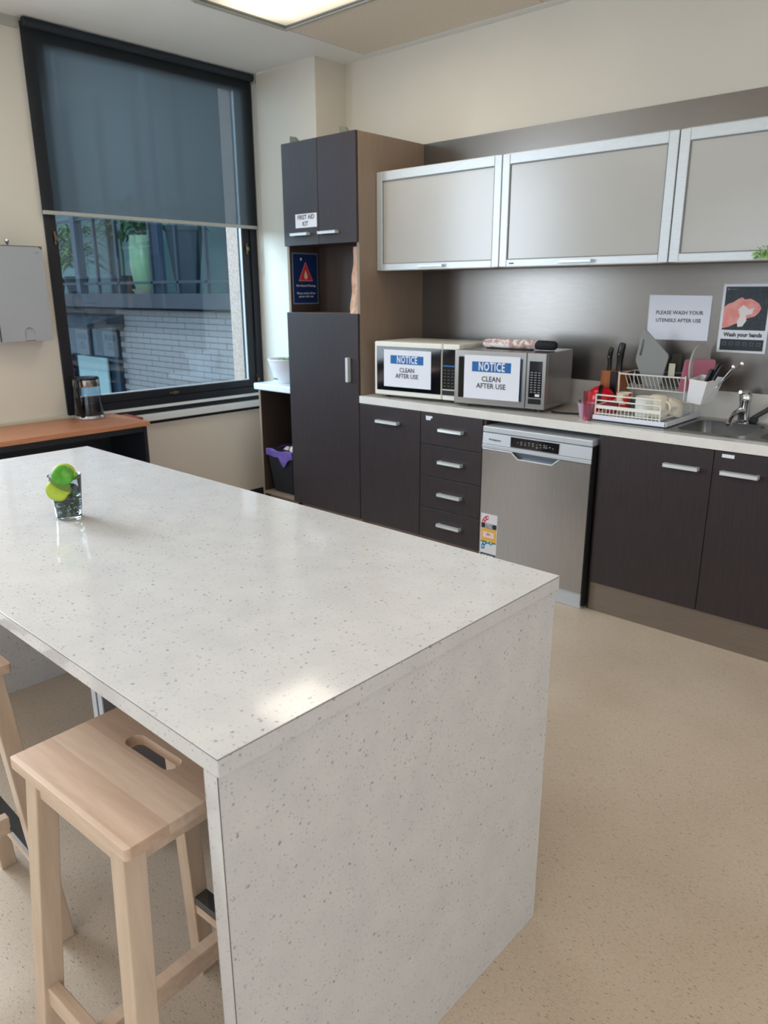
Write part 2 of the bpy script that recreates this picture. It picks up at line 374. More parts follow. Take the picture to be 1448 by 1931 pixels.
for n_, (a, b) in enumerate(((0.62, 2.58), (3.12, 5.08), (5.62, 7.58))):
    fo = struct('window_%d' % (n_+2), MB().frame('y', YF-0.1, YF-0.04, a, b, 0.88, 2.42, .05, .05, .05, .05), black_m)
    link('mullion', MB().box((a+b)/2-.02, (a+b)/2+.02, YF-0.1, YF-0.04, 0.93, 2.37), black_m, fo)
struct('window_5', MB().frame('x', -0.06, 0.012, -4.65, -2.75, 0.79, 2.80, .055, .055, .06, .06), black_m, label='black-framed window further along the left wall')
# grey cornice strip left of the blind
struct('trim_2', MB().box(0, 0.012, YF, -1.745, CZ-0.05, CZ), mat('grey_cornice', (176, 176, 168), 0.6), label='grey strip along the ceiling left of the blind')
# ledge at sill height left of the window
struct('trim_3', MB().box(0, 0.03, YF, -1.735, 0.772, 0.794), mottled('ledge_cream', (206, 200, 182), (200, 194, 176), 3), 0.003, label='narrow cream ledge along the wall behind the wooden cabinet')
# under the window: strips, black gap, beige panel, black skirting
su = Thing('trim_4', None, None, (0, -1.0, 0.7), kind='structure')
su.part('sill_strip', MB().box(-0.012, 0.012, -1.735, -0.265, 0.766, 0.786), white_m, 0.002)
su.part('shadow_gap', MB().box(-0.012, 0.004, -1.735, -0.265, 0.735, 0.766), black_m)
su.part('sill', MB().box(-0.012, 0.05, -1.735, -0.262, 0.694, 0.735), white_m, 0.003)
su.part('gap_strip', MB().box(-0.012, 0.004, -1.735, -0.262, 0.668, 0.694), blackgap_m)
su.part('lower_panel', MB().box(-0.012, 0.006, -1.735, -0.262, 0.078, 0.668), panel_m)
struct('baseboard_left', MB().box(0, 0.012, YF, -0.262, 0.0, 0.076), black_m)

# the window itself
wd = Thing('window_1', None, None, (0, -1.0, 1.8), kind='structure')
wd.part('window_frame', MB().frame('x', -0.06, 0.012, -1.73, -0.265, 0.786, 2.822, .035, .055, .045, .05), black_m, 0.002)
sash = wd.part('sash', MB().frame('x', -0.05, 0.0, -1.694, -0.321, 0.832, 2.771, .034, .06, .05, .04), black_m, 0.004)
wd.part('pane', MB().box(-0.03, -0.025, -1.662, -0.378, 0.88, 2.733), pane_mat('window_glass', (226, 240, 246), 1.6), parent=sash)
bead = mat('white_glazing_bead', (190, 196, 202), 0.4)
wd.part('glazing_bead', MB().box(-0.024, -0.004, -1.66, -0.381, 0.881, 0.887).box(-0.024, -0.006, -0.387, -0.381, 0.887, 2.73), bead, parent=sash)
brass = mat('dull_brass', (120, 108, 84), 0.4, 0.8)
def latch(y, z, vert):
    m_ = MB()
    if vert: m_.box(0.0, 0.008, y-.006, y+.006, z-.035, z+.035); m_.box(0.006, 0.022, y-.009, y+.009, z-.012, z+.012)
    else: m_.box(0.0, 0.008, y-.035, y+.035, z-.006, z+.006); m_.box(0.006, 0.022, y-.012, y+.012, z-.009, z+.009)
    wd.part('latch', m_, brass, 0.002, parent=sash)
latch(-1.678, 1.774, True); latch(-1.006, 0.852, False); latch(-0.35, 1.765, True); latch(-0.315, 0.88, True)

# roller blind: semi-transparent screen fabric
bm_ = bpy.data.materials.new('screen_fabric'); bm_.use_nodes = True
_n = bm_.node_tree.nodes; _l = bm_.node_tree.links; _pb = _n['Principled BSDF']; _pb.inputs['Base Color'].default_value = rgb((52, 58, 64)); _pb.inputs['Roughness'].default_value = 0.75
_tr = _n.new('ShaderNodeBsdfTransparent'); _tr.inputs[0].default_value = (0.84, 0.88, 0.92, 1); _mx = _n.new('ShaderNodeMixShader'); _mx.inputs[0].default_value = 0.85
_tl = _n.new('ShaderNodeBsdfTranslucent'); _tl.inputs[0].default_value = (0.10, 0.102, 0.104, 1); _m2 = _n.new('ShaderNodeMixShader'); _m2.inputs[0].default_value = 0.5
_l.new(_pb.outputs[0], _m2.inputs[1]); _l.new(_tl.outputs[0], _m2.inputs[2])
_l.new(_tr.outputs[0], _mx.inputs[1]); _l.new(_m2.outputs[0], _mx.inputs[2]); _l.new(_mx.outputs[0], _n['Material Output'].inputs[0])
bl = Thing('roller_blind', 'dark blue-grey screen roller blind pulled halfway down over the window', 'blind', (0.03, -1.0, 1.9))
bl.part('fabric', MB().add([(0.028, -1.735, 1.91), (0.028, -0.268, 1.91), (0.028, -0.268, 2.80), (0.028, -1.735, 2.80)], [(0, 1, 2, 3)]), bm_)
bl.part('roller', MB().cyl((0.05, -1.735, 2.808), (0.05, -0.275, 2.808), 0.022), mat('blind_roller', (36, 44, 52), 0.7))
bl.part('bottom_bar', MB().box(0.019, 0.037, -1.738, -0.272, 1.893, 1.914), mat('grey_bar', (176, 178, 174), 0.4), 0.004)
bl.part('bracket', MB().box(0.02, 0.075, -0.272, -0.262, 2.775, 2.834), mat('grey_bracket', (150, 148, 140), 0.4), 0.002)
ch = []
for k in range(15): ch.append((0.05, -0.271, 2.79-k*(2.79-1.62)/14))
for k in range(15): ch.append((0.066, -0.271, 1.60+k*(2.79-1.60)/14))
bl.part('chain', MB().tube(ch, 0.0022, 6), mat('chain_white', (200, 204, 208), 0.4))

# ------------------------------------------------------------------ outside the window
pebble = mottled('pebbledash', (178, 152, 140), (136, 118, 108), 70, rough=0.9, b_=0.5, bs=90)
struct('trim_5', MB().box(-0.185, -0.062, -0.375, 0.2, -3, 6), pebble, label='pebble-dashed outer pier right of the window')
struct('ground', MB().box(-45, 45, -45, 45, -3.2, -3.0), mottled('asphalt', (120, 118, 116), (104, 102, 100), 3, rough=0.9), label='paved yard below the window')
NB = Thing('neighbouring_building', 'white brick building with a planted balcony seen through the window glass', 'building', (-7, 3, -3))
brick_m = mottled('painted_white_brick', (164, 158, 160), (150, 145, 147), 3, rough=0.8)
conc_m = mottled('grey_concrete', (74, 78, 88), (64, 68, 78), 2, rough=0.8)
teal_m = mottled('teal_curtain_wall', (44, 84, 92), (66, 112, 116), 0.8, rough=0.35)
NB.part('wall', MB().box(-14, -2.2, 2.715, 3.3, -3, 1.22), mottled('mortar_grey', (118, 117, 118), (108, 107, 108), 3, rough=0.9))
brick_me = None
for r in range(19):
    z = 1.212-r*0.086
    for c in range(9):
        x = -7.30+c*0.40+(0.20 if r % 2 else 0.0)
        if x > -4.05: continue
        if brick_me is None:
            q = NB.part('brick', MB().box(-0.195, 0.195, -0.012, 0.012, -0.039, 0.039), brick_m, 0.004, seg=1)
            for v in q.data.vertices: v.co += Vector(NB.off)
            brick_me = q
        else: q = brick_me.copy(); COL.objects.link(q); q.parent = NB.o
        q.location = Vector((x, 2.71+random.uniform(-.003, .003), z-0.043))-Vector(NB.off)
NB.part('balcony_slab', MB().box(-14, -2.2, 2.45, 4.6, 1.25, 1.46), conc_m, 0.01)
NB.part('glazed_wall', MB().box(-14, -2.2, 4.55, 4.6, 1.46, 5.6), teal_m)
for k in range(9):
    NB.part('mullion', MB().box(-13.6+k*1.35, -13.52+k*1.35, 4.47, 4.55, 1.46, 5.6), mat('mullion_grey', (70, 84, 96), 0.5) if k == 0 else bpy.data.materials['mullion_grey'])
NB.part('roof', MB().box(-14, -2.2, 2.3, 5.2, 5.6, 6.2), conc_m, 0.02)
sh = NB.part('shop_window_frame', MB().frame('y', 2.62, 2.72, -9.6, -7.42, -0.75, 1.05, .06, .12, .08, .12), mat('navy_frame', (30, 44, 62), 0.4), 0.004)
NB.part('shop_window_pane', MB().box(-9.54, -7.54, 2.66, 2.67, -0.68, 0.94), mat('dark_shop_glass', (38, 70, 92), 0.08), parent=sh)
NB.part('shop_window_bar', MB().box(-8.42, -8.36, 2.63, 2.7, -0.68, 0.94).box(-9.5, -7.5, 2.63, 2.7, 0.05, 0.09), bpy.data.materials['navy_frame'], parent=sh)
NB.part('awning', MB().hexa([(-9.9, 2.05, .93), (-7.25, 2.05, .93), (-7.25, 2.7, .93), (-9.9, 2.7, .93)], [(-9.9, 2.05, 1.0), (-7.25, 2.05, 1.0), (-7.25, 2.7, 1.14), (-9.9, 2.7, 1.14)]), mat('dark_awning', (40, 52, 66), 0.6), 0.006)
NB.part('reflection_block', MB().box(-8.75, -7.72, 2.56, 2.6, -0.75, 0.42), mat('pale_reflection', (168, 196, 200), 0.5), 0.01)  # pale block standing in for a reflection in the shop glass
NB.part('red_board', MB().box(-9.28, -9.0, 2.56, 2.6, -0.3, 0.42), mat('dull_red_board', (120, 44, 60), 0.5), 0.01)
rail_m = mat('dark_rail_paint', (46, 58, 72), 0.5); thick_m = mat('thick_post', (52, 70, 92), 0.5)
rl = NB.part('railing', MB().box(-12, -2.3, 2.5, 2.54, 2.60, 2.64), rail_m, 0.004)
NB.part('rail', MB().box(-12, -2.3, 2.5, 2.54, 1.60, 1.64), rail_m, 0.004, parent=rl)
for x in (-10.4, -9.35, -7.62, -6.95, -5.98, -5.3, -4.6, -3.9):
    NB.part('post', MB().box(x-.025, x+.025, 2.5, 2.55, 1.46, 2.64), rail_m, 0.004, parent=rl)
NB.part('steel_post', MB().box(-8.28, -8.14, 2.46, 2.6, 1.46, 5.6), thick_m, 0.006)
NB.part('steel_post', MB().box(-6.02, -5.86, 2.58, 2.68, 1.46, 5.6), thick_m, 0.006)
leaf_m = mottled('dark_green_leaf', (44, 92, 60), (76, 124, 68), 9, rough=0.5)
leaf2_m = mottled('yellow_green_leaf', (120, 150, 84), (84, 126, 74), 9, rough=0.5)
def leafblade(mb, base, d, ln, wd_, droop):
    base = Vector(base); d = Vector(d).normalized(); side = d.cross(Vector((0, 0, 1)))
    if side.length < .05: side = Vector((1, 0, 0))
    side.normalize(); L = []; R = []; N = 5
    for k in range(N+1):
        t = k/N; p = base+d*ln*t+Vector((0, 0, -droop*ln*t*t)); w_ = wd_*math.sin(PI*min(0.97, 0.12+0.85*t))
        L.append(p-side*w_); R.append(p+side*w_+Vector((0, 0, .004)))
    vs = L+R; fs = [(k, k+1, N+2+k, N+1+k) for k in range(N)]
    mb.add(vs, fs, None, False)
def bush(T, c, r, n, ln, wd_, m, droop=0.7, up=0.6):
    mb = MB()
    for k in range(n):
        a = random.uniform(0, 2*PI); e = random.uniform(0.0, 1.0)
        mb_b = (c[0]+r*.15*math.cos(a), c[1]+r*.15*math.sin(a), c[2]+random.uniform(0, r*0.8))
        leafblade(mb, mb_b, (math.cos(a), math.sin(a), up+e), ln*random.uniform(.6, 1), wd_, droop)
    T.part('foliage', mb, m, kind='stuff')
# tall green pot on its saucer
gp = Thing('balcony_pot', 'tall pale green pot on the balcony behind the railing', 'planter', (-6.95, 2.98, 1.46))
gp.part('pot', MB().lathe([(.15, 0.07), (.19, .15), (.225, .45), (.22, .7), (.195, .88), (.175, .88), (.17, .6), (.02, .55)], (-6.95, 2.98, 1.46), 28), mottled('celadon_glaze', (150, 186, 148), (132, 172, 140), 3, rough=0.25))
gp.part('saucer', MB().lathe([(.18, 0), (.235, .07), (.225, .07), (.17, .02)], (-6.95, 2.98, 1.46), 24), mat('cream_saucer', (200, 196, 178), 0.6))
bush(gp, (-6.95, 2.98, 2.33), .5, 40, .7, .035, leaf_m)
dp = Thing('balcony_pot', 'dark square-topped pot on the balcony right of the thick steel post', 'planter', (-5.95, 3.1, 1.46))
dp.part('pot', MB().lathe([(.2, 0), (.33, .9), (.35, .9), (.35, .97), (.30, .97), (.28, .85), (.02, .8)], (-5.95, 3.1, 1.46), 4, cap=True), mat('charcoal_pot', (52, 66, 78), 0.5), smooth=False)
bush(dp, (-5.95, 3.1, 2.36), .5, 40, .6, .03, leaf2_m)
for (x, y, z, n_, ln, m_, lab) in ((-9.35, 3.0, 1.7, 120, .75, leaf2_m, 'fern-like plant with arching yellow-green fronds on the balcony beside the thick post'),
                                (-10.9, 3.3, 1.6, 130, 1.1, leaf_m, 'tall dark leafy plant at the left end of the balcony'),
                                (-8.2, 3.3, 2.1, 170, .75, leaf_m, 'bushy dark green plant on the balcony left of the tall green pot')):
    T = Thing('balcony_plant', lab, 'plant', (x, y, 1.46))
    T.part('pot', MB().lathe([(.16, 0), (.22, .3), (.2, .3), (.19, .24), (.02, .22)], (x, y, 1.46), 20), bpy.data.materials['charcoal_pot'])
    T.part('stem', MB().tube([(x, y, 1.68), (x+.03, y, (z+2.0)/2), (x, y, z+.4)], .02, 6), leaf_m)
    bush(T, (x, y, z+.2), .8, n_, ln, .022, m_)

# ------------------------------------------------------------------ ceiling lights
diff_m = mat('lit_diffuser', (200, 196, 180), 0.6, emit=((255, 242, 214), 1.6))
_nn, _ll, _bb = nodes(diff_m); _tc = _nn.new('ShaderNodeTexCoord'); _sx = _nn.new('ShaderNodeSeparateXYZ'); _ll.new(_tc.outputs['Object'], _sx.inputs[0])
_ab = _nn.new('ShaderNodeMath'); _ab.operation = 'ABSOLUTE'; _ll.new(_sx.outputs[1], _ab.inputs[0]); _ax = _nn.new('ShaderNodeMath'); _ax.operation = 'ABSOLUTE'; _ll.new(_sx.outputs[0], _ax.inputs[0])
_r1 = _nn.new('ShaderNodeMapRange'); _r1.inputs[1].default_value = .08; _r1.inputs[2].default_value = .26; _r1.inputs[3].default_value = 2.2; _r1.inputs[4].default_value = .72; _ll.new(_ab.outputs[0], _r1.inputs[0])
_r2 = _nn.new('ShaderNodeMapRange'); _r2.inputs[1].default_value = .46; _r2.inputs[2].default_value = .56; _r2.inputs[3].default_value = 1.0; _r2.inputs[4].default_value = .45; _ll.new(_ax.outputs[0], _r2.inputs[0])
_mm = _nn.new('ShaderNodeMath'); _mm.operation = 'MULTIPLY'; _ll.new(_r1.outputs[0], _mm.inputs[0]); _ll.new(_r2.outputs[0], _mm.inputs[1]); _ll.new(_mm.outputs[0], _bb.inputs['Emission Strength'])
lf_m = mat('light_frame_white', (176, 176, 170), 0.5)
def make_light(i, j, label):
    x0 = 0.865+i*1.218; y1 = -0.062-j*0.612; x1 = x0+1.218; y0 = y1-0.612
    t = Thing('ceiling_light', label, 'ceiling light', ((x0+x1)/2, (y0+y1)/2, CZ), group='recessed fluorescent ceiling panels')
    t.part('frame', MB().box(x0+.004, x1-.004, y0+.004, y0+.03, CZ-.012, CZ+.012).box(x0+.004, x1-.004, y1-.03, y1-.004, CZ-.012, CZ+.012)
           .box(x0+.004, x0+.03, y0+.03, y1-.03, CZ-.012, CZ+.012).box(x1-.03, x1-.004, y0+.03, y1-.03, CZ-.012, CZ+.012), lf_m, 0.003)
    t.part('inner_rim', MB().box(x0+.03, x1-.03, y0+.03, y0+.04, CZ-.006, CZ+.011).box(x0+.03, x1-.03, y1-.04, y1-.03, CZ-.006, CZ+.011)
           .box(x0+.03, x0+.04, y0+.04, y1-.04, CZ-.006, CZ+.011).box(x1-.04, x1-.03, y0+.04, y1-.04, CZ-.006, CZ+.011), mat('rim_grey', (120, 122, 120), 0.4) if not bpy.data.materials.get('rim_grey') else bpy.data.materials['rim_grey'])
    t.part('diffuser', MB().box(x0+.04, x1-.04, y0+.04, y1-.04, CZ+.002, CZ+.008), diff_m)
    L = area('panel_glow', ((x0+x1)/2, (y0+y1)/2, CZ-.02), (0, 0, 0), 1.1, .5, 6.5, (1.0, 0.91, 0.78)); L.parent = t.o
    L.location = (0, 0, -.02)
for (i, j), lab in (((0, 1), 'recessed fluorescent ceiling panel lit warm white nearest the window'), ((2, 4), 'added unseen ceiling panel above the island'),
                    ((4, 1), 'added unseen ceiling panel above the sink end of the kitchen'), ((4, 6), 'added unseen ceiling panel behind the viewer on the right'), ((2, 8), 'added unseen ceiling panel near the front windows'), ((0, 6), 'added unseen ceiling panel behind the viewer on the left')):
    make_light(i, j, lab)  # only the panel nearest the window is in view; the others are added for light

# ------------------------------------------------------------------ kitchen run
YD = -0.583
# brown splashback panel on the wall
struct('trim_6', MB().box(1.285, 5.6, -0.012, 0.0, 0.90, 2.307), splash_m, label='taupe laminate panel behind the bench and upper cabinets')
def bar_handle(T, par, x0, x1, z, y=YD, h=0.016):
    d = 0.030
    mb = MB().box(x0, x1, y-d, y-d+0.010, z-h/2, z+h/2).box(x0, x0+0.012, y-d+.010, y, z-h/2, z+h/2).box(x1-0.012, x1, y-d+.010, y, z-h/2, z+h/2).box(x0, x1, y-d, y-.006, z+h/2-.003, z+h/2)
    return T.part('handle', mb, handle_m, 0.0015, parent=par)
# tall cabinet
tc = Thing('tall_cabinet', 'tall cabinet with dark doors and taupe sides beside the corner column', 'cabinet', (0.98, -0.3, 0))
tc.part('side_panel', MB().box(1.265, 1.285, -0.565, -0.001, 0.0, 2.307), taupe_m, 0.001)
q = tc.part('side_panel', MB().box(0.674, 0.694, -0.563, -0.001, 0.0, 2.307), inside_m, 0.001); tc.part('edging', MB().box(0.674, 0.694, -0.565, -0.563, 0.0, 2.307), taupe_m, parent=q)
tc.part('top_panel', MB().box(0.694, 1.265, -0.565, -0.001, 2.289, 2.307), taupe_m)
tc.part('back_panel', MB().box(0.694, 1.265, -0.32, -0.30, 0.145, 2.289), inside_m)
tc.part('shelf', MB().box(0.694, 1.265, -0.56, -0.32, 1.342, 1.360), taupe_m)
tc.part('shelf', MB().box(0.694, 1.265, -0.56, -0.32, 1.750, 1.768), inside_m)
tc.part('kickboard', MB().box(0.694, 1.265, -0.53, -0.515, 0.0, 0.145), taupe_m)
d = tc.part('door', MB().box(0.674, 0.9775, YD, -0.566, 1.746, 2.307), dark_m, 0.0015); bar_handle(tc, d, 0.757, 0.905, 1.806)
d = tc.part('door', MB().box(0.9805, 1.283, YD, -0.566, 1.746, 2.307), dark_m, 0.0015); bar_handle(tc, d, 0.996, 1.143, 1.806)
d = tc.part('door', MB().box(0.672, 1.283, YD, -0.566, 0.148, 1.362), dark_m, 0.0015)
tc.part('handle', MB().box(1.205, 1.221, YD-.03, YD-.02, 0.975, 1.115).box(1.205, 1.221, YD-.02, YD, 0.975, 0.987).box(1.205, 1.221, YD-.02, YD, 1.103, 1.115).box(1.221, 1.224, YD-.03, YD-.004, .975, 1.115), handle_m, 0.0015, parent=d)
lockm = mat('small_dark_hole', (20, 18, 20), 0.5)
for x in (0.755, 1.165):
    tc.part('hinge_plate', MB().hexa([(x-.02, -.565, 2.307), (x+.05, -.565, 2.307), (x+.05, -.545, 2.307), (x-.02, -.545, 2.307)], [(x-.02, -.565, 2.345), (x+.015, -.565, 2.338), (x+.015, -.545, 2.338), (x-.02, -.545, 2.345)]), mat('khaki_bracket', (108, 106, 92), 0.5) if x < 1 else bpy.data.materials['khaki_bracket'])

# niche contents
lab = Thing('door_label', 'white taped FIRST AID KIT label on the upper left cabinet door', 'sign', (0.872, YD-.001, 1.88))
lab.part('card', MB().box(0.782, 0.966, YD-.0018, YD-.0006, 1.842, 1.918), paper_m)
lab.part('lettering', text_mb('FIRST AID', 0.034, face_y(0.874, YD-.0022, 1.898), bold=.0006), ink_m)
lab.part('lettering', text_mb('KIT', 0.034, face_y(0.868, YD-.0022, 1.862), bold=.0006), ink_m)
po = Thing('fire_notice', 'navy laminated fire hazard notice with red triangle inside the cabinet niche', 'sign', (0.695, -0.44, 1.56))
po.part('sheet', MB().box(0.6945, 0.6955, -0.547, -0.337, 1.409, 1.712), mat('laminate_edge', (120, 130, 150), 0.3))
po.part('print', MB().box(0.6956, 0.6962, -0.540, -0.343, 1.416, 1.705), navy_m)
def tri(mb, cy, cz, w_, h_, x, t): mb.add([(x, cy-w_/2, cz), (x, cy+w_/2, cz), (x, cy, cz+h_), (x+t, cy-w_/2, cz), (x+t, cy+w_/2, cz), (x+t, cy, cz+h_)], [(0, 1, 2), (3, 5, 4), (0, 3, 4, 1), (1, 4, 5, 2), (2, 5, 3, 0)]); return mb
po.part('triangle', tri(MB(), -.44, 1.546, .118, .115, .6963, .0005), mat('pale_red', (220, 120, 124), 0.5))
po.part('triangle', tri(MB(), -.44, 1.552, .100, .098, .6969, .0005), red_ink)
po.part('flame', MB().sphere((.6976, -.44, 1.575), .018, 12, 8, (.03, .8, 1.0)).add([(.6978, -.453, 1.582), (.6978, -.427, 1.582), (.6978, -.442, 1.612)], [(0, 1, 2)]), mat('flame_cream', (232, 200, 176), 0.5))
po.part('emblem', MB().box(.6963, .6966, -.482, -.470, 1.668, 1.682), white_ink)
po.part('lettering', text_mb('Fire Hazard Warning', .0185, face_x(.6966, -.44, 1.519)), white_ink)
po.part('lettering', text_mb('Please switch off the', .0185, face_x(.6966, -.44, 1.474)), white_ink)
po.part('lettering', text_mb('power after use', .0185, face_x(.6966, -.44, 1.455)), white_ink)
# paper bag standing in the niche
mb = MB(); vs = []; fs = []
NZ, NP = 12, 16
for j in range(NZ+1):
    t = j/NZ; z = 1.361+0.365*t
    for i in range(NP):
        a = 2*PI*i/NP; cx_ = 1.222+.002*t; hx = .040-0.014*t; hy = .085-.02*t
        sx = max(-1, min(1, math.cos(a)*1.5)); sy = max(-1, min(1, math.sin(a)*1.5))
        k = 1+0.03*math.sin(5*a+j*1.1)+0.02*math.sin(9*a-j*1.3)
        vs.append((min(cx_+hx*sx*k, 1.263), -.455+hy*sy*k, z))
for j in range(NZ):
    for i in range(NP):
        i2 = (i+1) % NP; fs.append((j*NP+i, j*NP+i2, (j+1)*NP+i2, (j+1)*NP+i))
fs.append(tuple(reversed(range(NP)))); fs.append(tuple(NZ*NP+i for i in range(NP)))
mb.add(vs, fs, None, False)
single('paper_bag', mb, mottled('crumpled_kraft', (226, 192, 172), (190, 142, 108), 14, rough=0.7, b_=0.3, bs=40), 'crumpled pale brown paper bag standing in the cabinet niche', 'bag', (1.222, -.455, 1.361))

# low open unit between window and tall cabinet
lu = Thing('open_base_unit', 'low open dark unit holding the bin between window and tall cabinet', 'cabinet', (0.5, -0.42, 0))
q = lu.part('side_panel', MB().box(0.34, 0.358, -0.573, -0.262, 0.0, 0.857), inside_m, 0.001); lu.part('edging', MB().box(0.34, 0.358, -0.575, -0.573, 0.0, 0.857), taupe_m, parent=q)
lu.part('back_panel', MB().box(0.358, 0.672, -0.278, -0.262, 0.145, 0.857), inside_m)
lu.part('floor_panel', MB().box(0.358, 0.672, -0.575, -0.278, 0.147, 0.165), taupe_m, 0.001)
lu.part('side_panel', MB().box(0.655, 0.672, -0.56, -0.278, 0.165, 0.857), inside_m)
lu.part('kickboard', MB().box(0.358, 0.672, -0.53, -0.515, 0.0, 0.147), taupe_m)
single('short_benchtop', MB().box(0.30, 0.6715, YD, -0.262, 0.858, 0.90), mottled('white_benchtop', (226, 232, 240), (218, 224, 232), 30, rough=0.25), 'short white benchtop over the open bin unit by the window', 'benchtop', (0.48, -.42, .858), 0.006)
# rubbish bin
bn = Thing('rubbish_bin', 'black square bin with purple liner in the open unit', 'bin', (0.515, -.45, .165))
BX0, BX1, BY0, BY1 = .385, .642, -.565, -.33
bn.part('bucket', MB().hexa([(BX0+.03, BY0+.03, .166), (BX1-.03, BY0+.03, .166), (BX1-.03, BY1-.02, .166), (BX0+.03, BY1-.02, .166)], [(BX0, BY0, .455), (BX1, BY0, .455), (BX1, BY1, .455), (BX0, BY1, .455)]), mat('bin_black', (24, 27, 34), 0.5), 0.01)
mb = MB(); NL = 64; vs = []; fs = []
def sqp(t, gx, gy):
    a = 2*PI*t; c, s_ = math.cos(a), math.sin(a); k = 1/max(abs(c), abs(s_)); return ((BX0+BX1)/2+gx*c*k, (BY0+BY1)/2+gy*s_*k)
rows = [(-.012, .30), (-.010, .44), (-.002, .462), (.004, .458), (.004, .440), (.004, .418)]
for j, (g, z) in enumerate(rows):
    for i in range(NL):
        t = i/NL; px_, py_ = sqp(t, (BX1-BX0)/2+g-(.008 if j < 2 else 0), (BY1-BY0)/2+g-(.008 if j < 2 else 0))
        hang = 0
        if j == len(rows)-1:
            hang = -.06*math.exp(-((t-.80)/.04)**2)-.004*math.sin(9*t*2*PI)
        wv = .0014*math.sin(t*2*PI*13+j)
        px_ = min(px_+wv, .654)
        vs.append((px_, py_+wv, z+hang+(.006*math.sin(t*2*PI*5) if j in (2, 3) else 0)))
for j in range(len(rows)-1):
    for i in range(NL):
        i2 = (i+1) % NL; fs.append((j*NL+i, j*NL+i2, (j+1)*NL+i2, (j+1)*NL+i))
mb.add(vs, fs, None, True)
bn.part('liner', mb, mottled('purple_plastic_film', (112, 88, 160), (84, 66, 128), 20, rough=0.35))
rub = Thing('used_cup', 'white takeaway cup with straw lying on top of the rubbish', 'cup', (.60, -.46, .44))
rub.part('lid', MB().sphere((.59, -.47, .462), .052, 20, 10, (1, 1, .75)), mottled('frosty_cup', (214, 204, 196), (190, 176, 166), 40, rough=0.5, b_=.3, bs=60))
rub.part('straw', MB().tube([(.585, -.48, .49), (.592, -.485, .535), (.594, -.488, .55)], .0045, 8), white_plastic)
single('paper_scrap', MB().hexa([(.44, -.5, .43), (.52, -.5, .43), (.54, -.42, .43), (.47, -.41, .43)], [(.48, -.47, .475), (.51, -.475, .478), (.525, -.44, .47), (.49, -.43, .468)]), mottled('pinkish_paper', (206, 176, 166), (190, 160, 150), 20, rough=.8), 'crumpled pinkish paper scrap in the bin beside the used cup', 'rubbish', (.49, -.45, .43))
# pot plant on short bench
pp = Thing('potted_succulent', 'white plastic self-watering pot with a small succulent on the short bench', 'pot plant', (.45, -.42, .90))
pp.part('pot', MB().lathe([(.08, 0), (.085, .004), (.125, .148), (.129, .15), (.129, .158), (.119, .158), (.112, .13), (.01, .125)], (.462, -.42, .90), 40), mat('pot_white', (226, 226, 232), 0.3))
pp.part('slot', MB().box(.43, .47, -.516, -.504, .928, .934), ink_m)
mb = MB()
for k in range(26):
    a = random.uniform(0, 2*PI); leafblade(mb, (.49+.02*math.cos(a), -.42+.02*math.sin(a), 1.035), (math.cos(a), math.sin(a), 1.1), .085, .009, .5)
pp.part('foliage', mb, leaf2_m)

# kitchen base units
def cabinet(name, label, x0, x1, doors, handles):
    T = Thing(name, label, 'cabinet', ((x0+x1)/2, -.3, 0))
    T.part('carcass', MB().box(x0, x1, -.564, -.001, .148, .857 if name != 'sink_cabinet' else .755), inside_m)
    for (a, b, z0, z1), h in zip(doors, handles):
        nm = 'drawer' if z1-z0 < .3 else 'door'
        d = T.part(nm, MB().box(a, b, YD, -.565, z0, z1), dark_m, 0.0015)
        if h: bar_handle(T, d, *h)
    return T
T1 = cabinet('base_cabinet', 'dark base cabinet with one door under the cream microwave', 1.2865, 1.752, [(1.289, 1.7505, .148, .855)], [(1.437, 1.602, .772)])
T1.part('kickboard', MB().box(1.2865, 1.752, -.52, -.505, 0, .147), taupe_m)
dr = [(.683, .855), (.505, .680), (.325, .502), (.148, .322)]
T2 = cabinet('drawer_cabinet', 'dark four-drawer unit left of the dishwasher', 1.753, 2.166, [(1.7545, 2.164, a, b) for a, b in dr],
             [(1.893, 2.048, .773), (1.893, 2.048, .597), (1.893, 2.048, .416), (1.893, 2.048, .242)])
T3 = cabinet('sink_cabinet', 'dark two-door cabinet under the sink', 2.811, 3.815, [(2.813, 3.3125, .148, .855), (3.3155, 3.812, .148, .855)], [(3.116, 3.263, .770), (3.352, 3.498, .772)])
T3.part('end_panel', MB().box(2.7985, 2.8105, -.565, -.001, 0, .857), inside_m, .001)
T3.part('kickboard', MB().box(2.8105, 4.9, -.569, -.553, 0, .147), mottled('taupe_metal_kick', (138, 126, 116), (130, 118, 108), 10, (1, 1, 20), rough=0.35, metal=0.5))
T3.part('label_tag', MB().box(3.345, 3.393, YD-.0015, YD, .832, .846), paper_m)
T2.part('kickboard', MB().box(1.753, 2.18, -.52, -.505, 0, .147), taupe_m)
T2.part('label_tag', MB().add([(1.79, YD-.001, .838), (1.793, YD-.001, .815), (1.822, YD-.001, .815), (1.826, YD-.001, .826), (1.836, YD-.001, .828), (1.836, YD-.001, .838)], [(0, 1, 2, 3, 4, 5)]), paper_m)
cabinet('base_cabinet', 'dark base cabinet at the right end of the kitchen run', 3.817, 4.9, [(3.819, 4.35, .148, .855), (4.353, 4.898, .148, .855)], [(3.95, 4.1, .77), (4.4, 4.55, .77)])
# filler between drawers and dishwasher
T2.part('end_panel', MB().box(2.166, 2.180, -.575, -.001, 0, .857), inside_m)

